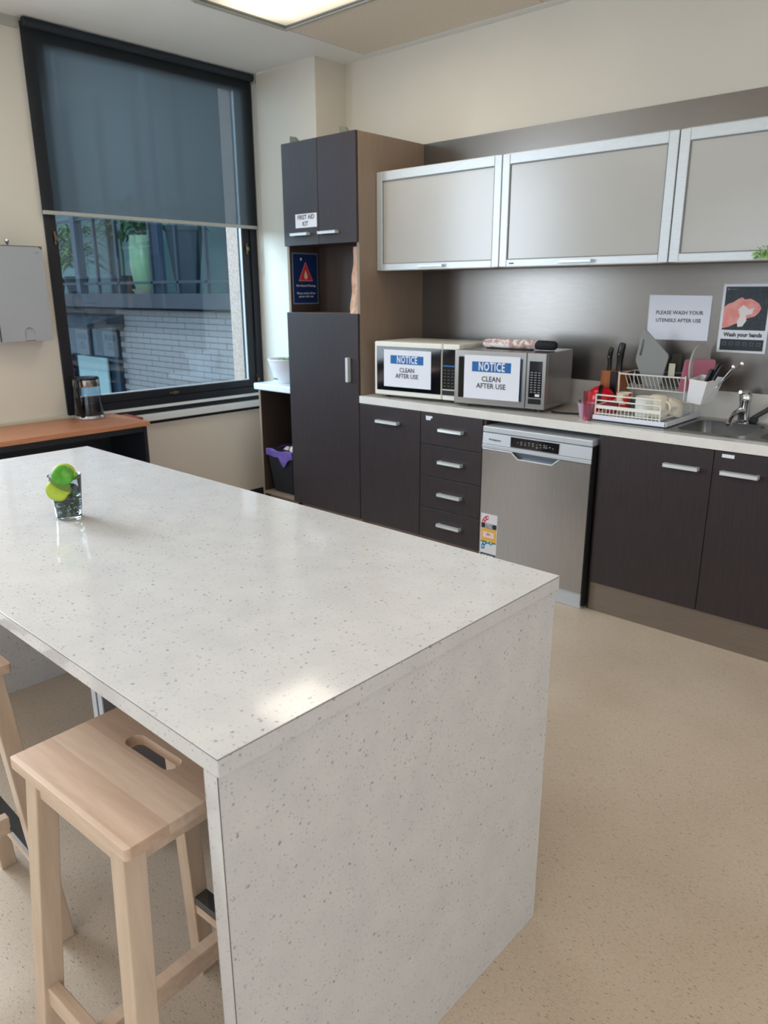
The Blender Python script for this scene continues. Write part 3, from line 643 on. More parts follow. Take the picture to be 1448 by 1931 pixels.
# benchtop with sink cut-outs
bowls = [(3.09, 3.385, -.47, -.13), (3.43, 3.78, -.47, -.13)]
bt = MB().plate([(1.2865, YD), (4.9, YD), (4.9, -.0125), (1.2865, -.0125)], [rrect(a, b, c, d_, .05) for a, b, c, d_ in bowls], .042, Matrix.Translation((0, 0, .90)))
bench = Thing('benchtop', 'long pale stone-look kitchen benchtop with upstand', 'benchtop', (3.0, -.3, .858))
bench.part('top', bt, bench_m, 0.003)
bench.part('upstand', MB().box(2.03, 4.9, -.026, -.0125, .90, 1.028), bench_m, 0.002)

# dishwasher
dw = Thing('dishwasher', 'silver freestanding dishwasher with black display under the bench', 'dishwasher', (2.4885, -.33, 0))
X0, X1 = 2.187, 2.790
dw.part('body', MB().box(X0+.004, X1-.004, -.588, -.03, .03, .822), mat('dw_body_grey', (70, 70, 74), .5))
dw.part('top_lid', MB().box(X0, X1, -.613, -.05, .803, .832), mat('dw_silver', (196, 200, 206), .35, .3), .004)
cp = dw.part('control_panel', MB().hexa([(X0, -.615, .742), (X1, -.615, .742), (X1, -.589, .742), (X0, -.589, .742)], [(X0, -.611, .800), (X1, -.611, .800), (X1, -.589, .800), (X0, -.589, .800)]), bpy.data.materials['dw_silver'], .002)
dw.part('display', MB().box(2.356, 2.622, -.6165, -.612, .746, .796), gloss_black, parent=cp)
ic = MB()
for k, (x, z) in enumerate([(2.397, .772), (2.418, .776), (2.418, .766), (2.44, .778), (2.44, .767), (2.461, .778), (2.461, .767), (2.483, .778), (2.483, .767), (2.505, .775), (2.505, .762), (2.524, .777), (2.526, .765), (2.545, .778), (2.545, .768), (2.557, .778), (2.557, .768), (2.575, .772), (2.592, .768)]):
    s_ = .0045 if k % 3 else .003
    ic.box(x-s_, x+s_, -.6172, -.6166, z-s_*.7, z+s_*.7)
dw.part('display_icons', ic, mat('icon_grey', (120, 124, 130), .5), parent=cp)
dw.part('maker_name', text_mb('Westinghouse', .0125, face_y(2.262, -.6145, .768), bold=.0002), mat('grey_lettering', (90, 94, 102), .5), parent=cp)
dw.part('lower_band', MB().box(X0, X1, -.616, -.589, .722, .7405), bpy.data.materials['dw_silver'], .002)
dr_ = dw.part('door', MB().plate([(X0+.002, .084), (X1-.002, .084), (X1-.002, .720), (2.625, .720), (2.590, .690), (2.405, .690), (2.365, .720), (X0+.002, .720)], [], .022, Matrix.Translation((0, -.615, 0)) @ Matrix.Rotation(PI/2, 4, 'X')), steel_m, .002)
dw.part('handle_recess', MB().hexa([(2.408, -.594, .690), (2.588, -.594, .690), (2.588, -.588, .690), (2.408, -.588, .690)], [(2.36, -.594, .722), (2.63, -.594, .722), (2.63, -.588, .722), (2.36, -.588, .722)]), mat('recess_grey', (110, 118, 132), .3, .5))
dw.part('handle_rim', MB().tube([(2.363, -.617, .719), (2.403, -.619, .689), (2.592, -.619, .689), (2.628, -.617, .719)], .0038, 8), handle_m, parent=dr_)
dw.part('plinth', MB().box(X0+.01, X1-.008, -.600, -.58, .0, .080), bpy.data.materials['dw_silver'], .003)
dw.part('side_seal', MB().box(X1-.001, X1+.003, -.611, -.06, .02, .80), blackgap_m)
# energy label
st = Thing('energy_sticker', 'energy and water rating sticker with red and blue star arcs on the dishwasher', 'sticker', (2.247, -.616, .25))
ys = -.6155
st.part('sheet', MB().box(2.197, 2.298, ys-.0006, ys, .125, .378), mat('sticker_white', (224, 222, 228), .5))
def arc(cx_, cz_, r0, r1, a0, a1, n=14):
    m_ = MB(); vs = []; fs = []
    for k in range(n+1):
        a = math.radians(a0+(a1-a0)*k/n)
        vs += [(cx_+r0*math.cos(a), ys-.0009, cz_+r0*math.sin(a)), (cx_+r1*math.cos(a), ys-.0009, cz_+r1*math.sin(a))]
    for k in range(n): fs.append((2*k, 2*k+1, 2*k+3, 2*k+2))
    return m_.add(vs, fs)
st.part('star_arc', arc(2.247, .326, .022, .043, 185, 95), red_ink, label='red star arc')
st.part('star_arc', arc(2.247, .194, .022, .043, 200, 40), mat('water_blue', (40, 130, 184), .5), label='blue star arc')
star = MB()
for cx_, cz_, an in ((2.247, .326, (170, 140, 108)), (2.247, .194, (175, 135, 95, 58))):
    for a in an:
        a = math.radians(a); star.box(cx_+.0325*math.cos(a)-.004, cx_+.0325*math.cos(a)+.004, ys-.0014, ys-.001, cz_+.0325*math.sin(a)-.004, cz_+.0325*math.sin(a)+.004)
st.part('stars', star, white_ink)
st.part('band', MB().box(2.200, 2.295, ys-.001, ys-.0006, .300, .326), ink_m, label='black heading band')
st.part('lettering', text_mb('ENERGY', .0125, face_y(2.2475, ys-.0013, .319), bold=.0003), white_ink)
st.part('lettering', text_mb('RATING', .0125, face_y(2.2475, ys-.0013, .307), bold=.0003), white_ink)
st.part('panel', MB().box(2.200, 2.295, ys-.001, ys-.0006, .228, .299), mat('amber_print', (228, 176, 84), .5), label='amber panel')
st.part('panel', MB().box(2.212, 2.280, ys-.0014, ys-.001, .250, .280), mat('pale_pink_print', (232, 212, 212), .5), label='pale figure box')
st.part('lettering', text_mb('283', .016, face_y(2.246, ys-.0017, .267), bold=.0003), red_ink)
st.part('band', MB().box(2.200, 2.295, ys-.001, ys-.0006, .221, .228), mat('green_print', (20, 110, 84), .5), label='green stripe')
st.part('band', MB().box(2.200, 2.295, ys-.001, ys-.0006, .140, .162), ink_m, label='black footer band')
st.part('lettering', text_mb('WATER RATING', .0105, face_y(2.2475, ys-.0013, .151), bold=.0002), white_ink)

# upper cabinets
frost_m = mottled('frosted_white_glass', (176, 174, 170), (172, 170, 166), 3, rough=0.22, spec=1.0)
for k, (a, b, lab_) in enumerate(((1.287, 2.115, 'first upper cabinet with frosted lift-up door beside the tall cabinet'), (2.117, 2.972, 'middle upper cabinet with frosted lift-up door and small dark sticker'), (2.975, 3.83, 'upper cabinet with frosted lift-up door above the hand-washing poster'), (3.833, 4.69, 'upper cabinet with frosted door at the far right end'))):
    T = Thing('upper_cabinet', lab_, 'cabinet', ((a+b)/2, -.2, 1.598), group='row of frosted upper cabinets')
    T.part('carcass', MB().box(a, b, -.404, -.013, 1.600, 2.108), taupe_m)
    d = T.part('door', MB().frame('y', -.426, -.405, a+.001, b-.001, 1.598, 2.111, .042, .042, .034, .046), alu_m, .003)
    T.part('frosted_panel', MB().box(a+.040, b-.040, -.418, -.410, 1.628, 2.069), frost_m, parent=d)
    T.part('inner_lip', MB().frame('y', -.4225, -.418, a+.0425, b-.0425, 1.6315, 2.0655, .004, .004, .004, .004), mat('grey_lip', (120, 122, 122), .5) if k == 0 else bpy.data.materials['grey_lip'], parent=d)
    h0 = (a+b)/2-.085; h1 = (a+b)/2+.085
    if k == 0: h0, h1 = 1.608, 1.775
    if k == 1: h0, h1 = 2.46, 2.628
    T.part('handle', MB().box(h0, h1, -.450, -.440, 1.608, 1.622).box(h0, h0+.012, -.441, -.425, 1.608, 1.622).box(h1-.012, h1, -.441, -.425, 1.608, 1.622), handle_m, .0015, parent=d)
    if k == 1: T.part('sticker', MB().box(2.178, 2.205, -.4272, -.426, 1.611, 1.617), ink_m, parent=d)
# green leafy decoration on the bottom rail
mb = MB()
for k in range(60):
    a = random.uniform(0, 2*PI); r_ = random.uniform(0, .045)
    leafblade(mb, (3.378+r_*math.cos(a), -.458, 1.621+r_*.5*math.sin(a)), (math.cos(a), -.6, math.sin(a)), .016, .005, .3)
single('green_sprig', mb, mottled('fresh_green', (150, 196, 100), (120, 176, 92), 30, rough=.5), 'small bright green leafy sprig tucked on the handle of the right upper cabinet', 'decoration', (3.372, -.431, 1.621))

# ------------------------------------------------------------------ microwaves
def mx4(loc, rz): return Matrix.Translation(loc) @ Matrix.Rotation(rz, 4, 'Z')
# cream microwave ; local: front face y=0, x from 0..w, base z=0
mw = Thing('microwave', 'cream microwave with black door beside the tall cabinet', 'microwave', (1.383, -.549, .90), math.radians(6), 'microwaves on the bench', local=True)
W, H, D = .56, .300, .375
mw.part('casing', MB().box(0, W, .02, D, .018, H+.015), cream_plastic, .012, seg=3)
mw.part('foot', MB().cyl((.05, .06, 0), (.05, .06, .02), .014), black_plastic); mw.part('foot', MB().cyl((W-.05, .06, 0), (W-.05, .06, .02), .014), black_plastic)
mw.part('foot', MB().cyl((.05, D-.05, 0), (.05, D-.05, .02), .014), black_plastic); mw.part('foot', MB().cyl((W-.05, D-.05, 0), (W-.05, D-.05, .02), .014), black_plastic)
dd = mw.part('door', MB().box(0, .452, -.004, .022, .018, H+.015), cream_plastic, .008, seg=3)
mw.part('door_window', MB().box(.018, .447, -.0065, -.003, .045, H-.012), gloss_black, .002, parent=dd)
cp = mw.part('control_panel', MB().box(.455, W, -.004, .022, .018, H+.015), cream_plastic, .008, seg=3)
mw.part('keypad', MB().box(.457, W-.022, -.0065, -.003, .078, H-.012), gloss_black, .001, parent=cp)
mw.part('open_button', MB().box(.457, W-.022, -.0075, -.003, .045, .072), black_plastic, .002, parent=cp)
kb = MB()
for r in range(6):
    for c in range(3): kb.box(.467+c*.024, .479+c*.024, -.0073, -.0066, .092+r*.017, .096+r*.017)
mw.part('keypad_print', kb, mat('faint_key_print', (76, 84, 96), .5), parent=cp)
mw.part('display_line', MB().box(.462, W-.026, -.0073, -.0066, .198, .204), mat('blue_key_print', (30, 110, 180), .5), parent=cp)
nt = Thing('notice_sheet', 'white NOTICE CLEAN AFTER USE sheet on the cream microwave door', 'sign', (1.383, -.549, .90), math.radians(6), 'clean after use notices', local=True)
def notice(T, x0, x1, z0, z1, y):
    T.part('sheet', MB().box(x0, x1, y-.0008, y, z0, z1), paper_m)
    w_ = x1-x0; h_ = z1-z0; cx_ = (x0+x1)/2
    T.part('blue_band', MB().box(x0+w_*.145, x1-w_*.155, y-.0013, y-.0009, z1-h_*.375, z1-h_*.145), blue_m)
    T.part('lettering', text_mb('NOTICE', h_*.27, face_y(cx_, y-.0018, z1-h_*.262), bold=.0014, sx=.62, space=1.14), white_ink, label='white NOTICE heading')
    T.part('lettering', text_mb('CLEAN', h_*.165, face_y(cx_, y-.0015, z1-h_*.54), bold=.0005, sx=.95), ink_m)
    T.part('lettering', text_mb('AFTER USE', h_*.165, face_y(cx_, y-.0015, z1-h_*.70), bold=.0005, sx=.95), ink_m)
notice(nt, .070, .385, .068, .272, -.0075)
# steel microwave
W2, H2, D2 = .505, .275, .35
ML = (2.44-W2*math.cos(math.radians(8)), -.46-W2*math.sin(math.radians(8)), .90)
m2 = Thing('microwave', 'stainless steel microwave with a rolled towel on top', 'microwave', ML, math.radians(8), 'microwaves on the bench', local=True)
m2.part('casing', MB().box(0, W2, .02, D2, .018, H2+.018), steel_m, .004)
for a, b in ((.05, .06), (W2-.05, .06), (.05, D2-.05), (W2-.05, D2-.05)): m2.part('foot', MB().cyl((a, b, 0), (a, b, .02), .014), black_plastic)
dd = m2.part('door', MB().box(0, .402, -.006, .021, .018, H2+.018), steel_m, .004)
m2.part('door_window', MB().box(.025, .378, -.0085, -.005, .05, H2-.015), gloss_black, .002, parent=dd)
cp = m2.part('control_panel', MB().box(.404, W2, -.004, .021, .018, H2+.018), steel_m, .004)
m2.part('keypad', MB().box(.420, W2-.018, -.0065, -.003, .076, H2-.022), gloss_black, .001, parent=cp)
m2.part('open_button', MB().box(.420, W2-.018, -.0075, -.003, .044, .070), black_plastic, .002, parent=cp)
kb = MB()
for r in range(9):
    for c in range(3): kb.box(.428+c*.020, .441+c*.020, -.0073, -.0066, .100+r*.012, .105+r*.012)
m2.part('keypad_print', kb, mat('grey_key_print', (128, 132, 138), .5), parent=cp)
m2.part('start_button', MB().box(.456, .480, -.0085, -.0064, .082, .094), white_plastic, .001, parent=cp)
m2.part('door_window', MB().box(.380, .384, -.0087, -.005, .05, H2-.015), mat('blue_gleam_strip', (40, 70, 110), .2), parent=dd)  # blue gleam painted as a thin strip along the window's right edge
nt2 = Thing('notice_sheet', 'white NOTICE CLEAN AFTER USE sheet on the steel microwave door', 'sign', ML, math.radians(8), 'clean after use notices', local=True)
notice(nt2, .060, .372, .050, .270, -.0095)
# towel roll on top
tw = Thing('rolled_towel', 'folded floral towel with a black roll at its end on the steel microwave', 'towel', (2.16, -.30, 1.193))
flo = mat('floral_cloth', (226, 214, 208), .9)
setc(flo, mixc(flo, ramp(flo, noise(flo, coords(flo), 38, 4), .48, .56), rgb((234, 228, 224)), rgb((190, 150, 148)))); bump(flo, noise(flo, coords(flo), 60, 2), .3, .004)
mb = MB()
pts = [(2.00+.30*t, -.36+.05*t+.006*math.sin(t*9), 1.219) for t in [i/10 for i in range(11)]]
mb.tube(pts, .024, 14, [.018, .024, .025, .024, .026, .024, .025, .026, .024, .025, .022])
tw.part('cloth', mb, flo)
tw.part('black_roll', MB().tube([(2.285, -.313, 1.217), (2.30, -.311, 1.219), (2.34, -.305, 1.219), (2.385, -.297, 1.218), (2.395, -.296, 1.217)], .02, 14, [.018, .024, .024, .023, .016]), mat('black_cloth', (30, 30, 34), .8))
tw.part('black_underside', MB().box(2.02, 2.29, -.368, -.335, 1.1935, 1.2), bpy.data.materials['black_cloth'], .002)
# cables
cb = Thing('power_cable', 'black power cables on the bench behind the steel microwave', 'cable', (2.5, -.2, .90))
cb.part('cable', MB().tube([(2.455, -.41, .906), (2.48, -.41, .905), (2.52, -.40, .905), (2.60, -.37, .905), (2.68, -.33, .905)], .0045, 8), black_plastic)
cb.part('cable', MB().tube([(2.44, -.10, .93), (2.465, -.11, .906), (2.50, -.10, .925), (2.56, -.07, .965), (2.60, -.045, .985)], .004, 8), black_plastic)

# ------------------------------------------------------------------ sink end of the bench
sk = Thing('sink', 'stainless steel double-bowl sink with ribbed drainboard set in the bench', 'sink', (3.3, -.3, .90))
pl = MB().plate(rrect(2.69, 3.84, -.525, -.075, .02), [rrect(a+.004, b-.004, c+.004, d_-.004, .048) for a, b, c, d_ in bowls], .003, Matrix.Translation((0, 0, .9035)))
sk.part('rim', pl, steel2_m)
for a, b, c, d_ in bowls:
    a += .004; b -= .004; c += .004; d_ -= .004
    o1 = rrect(a, b, c, d_, .048); o2 = rrect(a+.02, b-.02, c+.02, d_-.02, .04); N = len(o1)
    mb = MB(); vs = [(p[0], p[1], .9) for p in o1]+[(p[0]*.995+(a+b)/2*.005, p[1], .80) for p in o1]+[(p[0], p[1], .765) for p in o2]
    fs = [(i, (i+1) % N, N+(i+1) % N, N+i) for i in range(N)]+[(N+i, N+(i+1) % N, 2*N+(i+1) % N, 2*N+i) for i in range(N)]+[tuple(2*N+i for i in range(N))]
    mb.add(vs, fs, None, True); q = sk.part('bowl', mb, steel2_m)
    sk.part('drain', MB().lathe([(.04, 0), (.04, .003), (.03, .004)], ((a+b)/2, (c+d_)/2, .7655), 20), chrome_m, parent=q)
rg = MB()
for k in range(9): rg.box(2.74, 3.06, -.47+k*.042, -.452+k*.042, .9033, .9065)
sk.part('drainer_ribs', rg, steel2_m, .002)
tp = Thing('mixer_tap', 'chrome single-lever mixer tap behind the sink bowls', 'tap', (3.262, -.10, .90))
tp.part('body', MB().lathe([(.030, 0), (.030, .008), (.024, .014), (.023, .085), (.027, .10), (.027, .125), (.020, .138), (.006, .142)], (3.262, -.10, .9035), 28), chrome_m)
tp.part('spout', MB().tube([(3.262, -.118, .955), (3.264, -.17, .968), (3.268, -.24, .962), (3.272, -.31, .94), (3.273, -.325, .922)], .012, 12, [.015, .013, .012, .012, .012]), chrome_m)
tp.part('lever', MB().tube([(3.262, -.10, 1.036), (3.262, -.13, 1.045), (3.262, -.185, 1.05)], .009, 10, [.016, .012, .007]), chrome_m)
rd = Thing('dish_brush', 'dark grey rod-handled brush leaning against the upstand beside the tap', 'brush', (3.30, -.07, .904))
rd.part('handle', MB().tube([(3.30, -.075, .925), (3.35, -.065, .965), (3.42, -.052, 1.03), (3.47, -.045, 1.075)], .011, 10), mat('dark_grey_rod', (64, 66, 68), .35))
rd.part('head', MB().box(3.285, 3.318, -.092, -.060, .9036, .930), mat('brush_grey', (48, 50, 52), .7), .006)

wire_m = mat('white_coated_wire', (232, 230, 222), .35)
rk = Thing('dish_rack', 'two-tier white wire dish rack standing on the sink drainboard', 'dish rack', (2.87, -.3, .905))
def rod(mb, p0, p1, r=.0028): mb.cyl(p0, p1, r, r, 8)
rk.part('tray', MB().box(2.715, 3.062, -.478, -.10, .907, .911).box(2.715, 3.062, -.482, -.474, .907, .928).box(2.715, 3.062, -.104, -.096, .907, .928).box(2.711, 2.719, -.482, -.096, .907, .928).box(3.054, 3.064, -.482, -.096, .907, .928), mat('tray_white', (226, 230, 240), .35), .003)
fx0, fx1, fy0, fy1 = 2.717, 3.026, -.468, -.115
fr = MB()
for z in (1.020, .995): rod(fr, (fx0, fy0, z), (fx1, fy0, z), .0035)
for z in (.935,):
    rod(fr, (fx0, fy0, z), (fx1, fy0, z)); rod(fr, (fx0, fy1, z), (fx1, fy1, z)); rod(fr, (fx0, fy0, z), (fx0, fy1, z)); rod(fr, (fx1, fy0, z), (fx1, fy1, z))
for z in (.972,): rod(fr, (fx0, fy0, z), (fx0, fy1, z), .0035); rod(fr, (fx0, fy1, z), (fx1, fy1, z), .0035)
for x, y, zt in ((fx0, fy0, 1.022), (fx1, fy0, .995), (fx0, fy1, .975), (fx1, fy1, .975)): rod(fr, (x, y, .911), (x, y, zt), .0038)
rk.part('lower_frame', fr, wire_m)
rk.part('front_band', MB().box(fx0, fx1, fy0-.003, fy0+.001, .958, .974), wire_m, .001)
rk.part('side_band', MB().box(fx1-.002, fx1+.002, fy0, fy1, .958, .974), wire_m, .001)
wr = MB()
for k in range(1, 17):
    x = fx0+(fx1-fx0)*k/17; rod(wr, (x, fy0, .914), (x, fy0, .962), .0016); rod(wr, (x, fy0, .93), (x, fy1, .93), .0016)
rk.part('floor_wires', wr, wire_m)
ux0, ux1, uy0, uy1 = 2.703, 3.026, -.215, -.045
uf = MB()
rod(uf, (ux0, uy0, 1.096), (ux1, uy0, 1.096), .0038); rod(uf, (ux0, uy1, 1.10), (ux1, uy1, 1.10), .003)
rod(uf, (ux0, uy0, 1.096), (ux0, uy1, 1.10), .003); rod(uf, (ux1, uy0, 1.096), (ux1, uy1, 1.10), .003)
rod(uf, (ux0+.03, uy0+.03, 1.026), (ux1, uy0+.03, 1.026), .003); rod(uf, (ux0+.03, uy1, 1.026), (ux1, uy1, 1.026), .003)
for x in (ux0, ux1): rod(uf, (x, uy0, 1.105), (x, uy0+.005, 1.0), .0038); rod(uf, (x, uy0+.005, 1.0), (x, uy0-.02, .911), .0038); rod(uf, (x, uy1, 1.10), (x, uy1, .911), .0038)
rk.part('upper_frame', uf, wire_m)
wr = MB()
for k in range(1, 16):
    x = ux0+.01+(ux1-ux0-.01)*k/16; rod(wr, (x, uy0, 1.096), (x+.012, uy0+.03, 1.026), .0016); rod(wr, (x+.012, uy0+.03, 1.026), (x+.012, uy1, 1.026), .0016)
rk.part('upper_wires', wr, wire_m)
# cutting board
grey_b = mat('grey_board_plastic', (138, 140, 136), .45)
cbm = MB().plate(rpoly([(2.765, 1.316), (2.742, 1.155), (2.80, 1.035), (2.872, 1.030), (2.905, 1.188)], .014), [rpoly([(2.772, 1.258), (2.782, 1.252), (2.770, 1.178), (2.759, 1.182)], .004)], .009, Matrix.Translation((0, -.135, 0)) @ Matrix.Rotation(PI/2, 4, 'X'))
single('chopping_board', cbm, grey_b, 'grey plastic chopping board standing on its corner in the upper rack', 'chopping board', (2.83, -.135, 1.03), .002)
ct = Thing('plastic_container', 'clear plastic container standing in the upper rack behind the chopping board', 'container', (2.92, -.10, 1.03))
ct.part('tub', MB().hexa([(2.875, -.12, 1.03), (2.955, -.12, 1.03), (2.955, -.075, 1.03), (2.875, -.075, 1.03)], [(2.905, -.11, 1.195), (2.96, -.11, 1.195), (2.96, -.08, 1.195), (2.905, -.08, 1.195)]), clearpl_m)
ct.part('label_patch', MB().box(2.905, 2.935, -.122, -.1205, 1.09, 1.15), mat('cream_patch', (206, 200, 178), .7))
lidm = mat('clear_lid_plastic', (196, 190, 188), .3)
single('round_plate', MB().lathe([(.108, 0), (.112, .004), (.108, .008), (.08, .006), (.01, .006)], (0, 0, 0), 40, Matrix.Translation((3.045, -.12, 1.138)) @ Matrix.Rotation(math.radians(86), 4, 'Z') @ Matrix.Rotation(math.radians(88), 4, 'X')), lidm, 'pale round plate standing on edge in the upper rack behind the pink board', 'plate', (3.045, -.12, 1.03))
pk = mat('pink_plastic', (188, 108, 132), .4)
single('pink_lid', MB().plate(rpoly([(0, 0), (.155, 0), (.155, .145), (.02, .145)], .014), [], .007, Matrix.Translation((3.000, -.225, 1.036)) @ Matrix.Rotation(math.radians(38), 4, 'Z') @ Matrix.Rotation(PI/2, 4, 'X')), pk, 'pink rectangular plastic lid upright at the right of the upper rack', 'lid', (3.05, -.2, 1.036), .002)
# cutlery caddy
cd = Thing('cutlery_caddy', 'white plastic cutlery caddy hanging on the right of the rack', 'caddy', (3.12, -.26, .99))
mb = MB()
B = [(3.072, -.300, 1.000), (3.135, -.300, .992), (3.160, -.215, 1.005), (3.085, -.215, 1.012)]; Tt = [(3.080, -.312, 1.105), (3.158, -.312, 1.098), (3.195, -.205, 1.110), (3.090, -.205, 1.117)]
mb.hexa(B, Tt); mb.f = [f for k, f in enumerate(mb.f) if k != 1]; mb.sm = mb.sm[:5]
q = cd.part('cup', mb, white_plastic, .006); sd = q.modifiers.new('solid', 'SOLIDIFY'); sd.thickness = .003; sd.offset = -1; q.modifiers.move(1, 0)
cut = [((3.115, -.27, 1.03), (3.155, -.265, 1.15), .0085, 'bk'), ((3.125, -.25, 1.03), (3.175, -.25, 1.172), .008, 'bk'), ((3.135, -.27, 1.03), (3.195, -.262, 1.168), .008, 'bk'), ((3.145, -.24, 1.03), (3.235, -.24, 1.16), .0025, 'st'), ((3.14, -.23, 1.03), (3.265, -.225, 1.175), .0025, 'st')]
for k, (p0, p1, r_, m_) in enumerate(cut):
    if m_ == 'bk':
        T = Thing('table_knife', ('first', 'middle', 'last')[k]+' black-handled knife from the left in the cutlery caddy', 'cutlery', p0, group='cutlery in the caddy')
        d_ = Vector(p1)-Vector(p0)
        T.part('handle', MB().tube([Vector(p0)+d_*.35, Vector(p0)+d_*.6, Vector(p0)+d_*.9, p1], r_, 10, [r_*.8, r_, r_*1.1, r_*.7]), black_plastic)
        T.part('blade', MB().tube([p0, Vector(p0)+d_*.36], .003, 8), chrome_m)
    else:
        T = Thing('spoon', ('shorter' if k == 3 else 'longer')+' steel spoon leaning right in the cutlery caddy', 'cutlery', p0, group='cutlery in the caddy')
        T.part('handle', MB().tube([p0, p1], r_, 8), chrome_m)
        T.part('bowl', MB().sphere(p1, .0075, 12, 8, (1, .4, 1.6)), chrome_m)
# cups in the lower tier
Z0 = .937
cupm = mat('print_cup', (226, 220, 206), .4)
n_, l_, b_ = nodes(cupm); vo = n_.new('ShaderNodeTexVoronoi'); vo.inputs['Scale'].default_value = 34; l_.new(coords(cupm), vo.inputs['Vector'])
sp_ = n_.new('ShaderNodeSeparateColor'); l_.new(vo.outputs['Color'], sp_.inputs[0]); rp = n_.new('ShaderNodeValToRGB'); l_.new(sp_.outputs[0], rp.inputs[0]); rp.color_ramp.interpolation = 'CONSTANT'
rp.color_ramp.elements[0].color = rgb((222, 60, 60)); rp.color_ramp.elements[1].position = .3; rp.color_ramp.elements[1].color = rgb((232, 206, 96)); e = rp.color_ramp.elements.new(.62); e.color = rgb((232, 222, 208)); setc(cupm, rp.outputs[0])
def cup(prof, c, m, name, label, cat, handle=None, tilt=None, grp='washed crockery in the lower rack'):
    T = Thing(name, label, cat, c, group=grp)
    mt = None
    if tilt: mt = Matrix.Translation(c) @ tilt @ Matrix.Translation(-Vector(c))
    T.part('body', MB().lathe(prof, c, 28, mt), m)
    if handle:
        a, zz, rr = handle; dx, dy = math.cos(a), math.sin(a); R0 = prof[1][0]
        pts = [(c[0]+dx*(R0+rr*1.0*math.sin(PI*t)), c[1]+dy*(R0+rr*math.sin(PI*t)), c[2]+zz+rr*1.1*math.cos(PI*t)) for t in [i/8 for i in range(9)]]
        T.part('handle', MB().tube(pts, .005, 8), m)
    return T
cup([(.030, 0), (.036, .085), (.034, .085), (.028, .004)], (2.790, -.33, Z0), cupm, 'printed_cup', 'red and yellow printed cup in the lower rack', 'cup')
cup([(.026, 0), (.030, .07), (.028, .07), (.024, .005)], (2.862, -.36, Z0), clearpl_m, 'glass_tumbler', 'clear glass tumbler next to the printed cup', 'glass')
cup([(.026, 0), (.032, .06), (.030, .06), (.024, .005)], (2.905, -.28, Z0), clearpl_m, 'glass_tumbler', 'clear glass tumbler behind the cream mug', 'glass')
mugm = mat('cream_mug_glaze', (234, 226, 206), .22); wmug = mat('white_mug_glaze', (236, 236, 232), .18)
cup([(.036, 0), (.040, .004), (.042, .09), (.039, .09), (.036, .006)], (2.925, -.405, Z0-.004), wmug, 'white_mug', 'glossy white mug at the front of the lower rack', 'mug')
cup([(.040, 0), (.043, .004), (.044, .088), (.030, .098), (.01, .10)], (2.975, -.375, Z0-.004), mugm, 'cream_mug', 'cream mug upside down beside the glossy white mug', 'mug', handle=(-.3, .045, .024))
cup([(.060, 0), (.055, .02), (.035, .055), (.012, .062)], (2.985, -.25, Z0+.010), mugm, 'cream_bowl', 'cream bowl tilted behind the mugs in the lower rack', 'bowl', tilt=Matrix.Rotation(math.radians(25), 4, 'Y'))
cup([(.028, 0), (.031, .045), (.029, .045), (.026, .004)], (2.775, -.42, Z0), mat('dark_red_jar', (140, 50, 70), .3), 'small_jar', 'small dark red jar low in the rack front corner', 'jar')
# things left of the rack
pkc = bpy.data.materials['clear_thin_plastic'].copy(); pkc.name = 'pink_clear_plastic'
pkc.node_tree.nodes['Transparent BSDF'].inputs[0].default_value = rgb((250, 218, 228)); 
TB = Thing('plastic_tub', 'small translucent pinkish tub left of the dish rack', 'container', (2.645, -.42, .90))
TB.part('tub', MB().lathe([(.028, 0.001), (.040, .066), (.043, .066), (.043, .070), (.037, .070), (.026, .004)], (2.645, -.42, .90), 24), mat('milky_pink', (226, 200, 216), .3, trans=.5))
TB.part('pink_filling', MB().lathe([(.024, .004), (.030, .04), (.005, .044)], (2.645, -.42, .90), 20), mat('hot_pink', (224, 90, 140), .5))
TG = Thing('drinking_glass', 'tall clear glass with a pink tint between tub and rack', 'glass', (2.682, -.475, .90))
TG.part('body', MB().lathe([(.016, 0.001), (.021, .135), (.0195, .135), (.0145, .006)], (2.686, -.49, .90), 24), pkc)
TG.part('base', MB().lathe([(.0145, .002), (.015, .012), (.002, .013)], (2.686, -.49, .90), 20), mat('pink_base', (206, 120, 146), .3))
rdm = mat('glossy_red_enamel', (214, 22, 42), .22)
RK = Thing('red_kettle', 'glossy red round-bodied kettle with a black band behind the rack', 'kettle', (2.628, -.25, .90))
RK.part('body', MB().sphere((2.632, -.25, .968), .066, 28, 16, (1.08, .9, 1.0)).lathe([(.05, 0.001), (.055, .02)], (2.632, -.25, .90), 24), rdm)
RK.part('band', MB().lathe([(.069, -.009), (.0715, -.008), (.0715, .008), (.069, .009)], (0, 0, 0), 40, Matrix.Translation((2.632, -.25, .968)) @ Matrix.Rotation(math.radians(20), 4, 'Z') @ Matrix.Rotation(PI/2, 4, 'Y'), cap=False), black_plastic)
RK.part('spout', MB().tube([(2.69, -.25, .955), (2.715, -.25, .972), (2.722, -.25, .985)], .012, 10, [.016, .012, .010]), rdm)
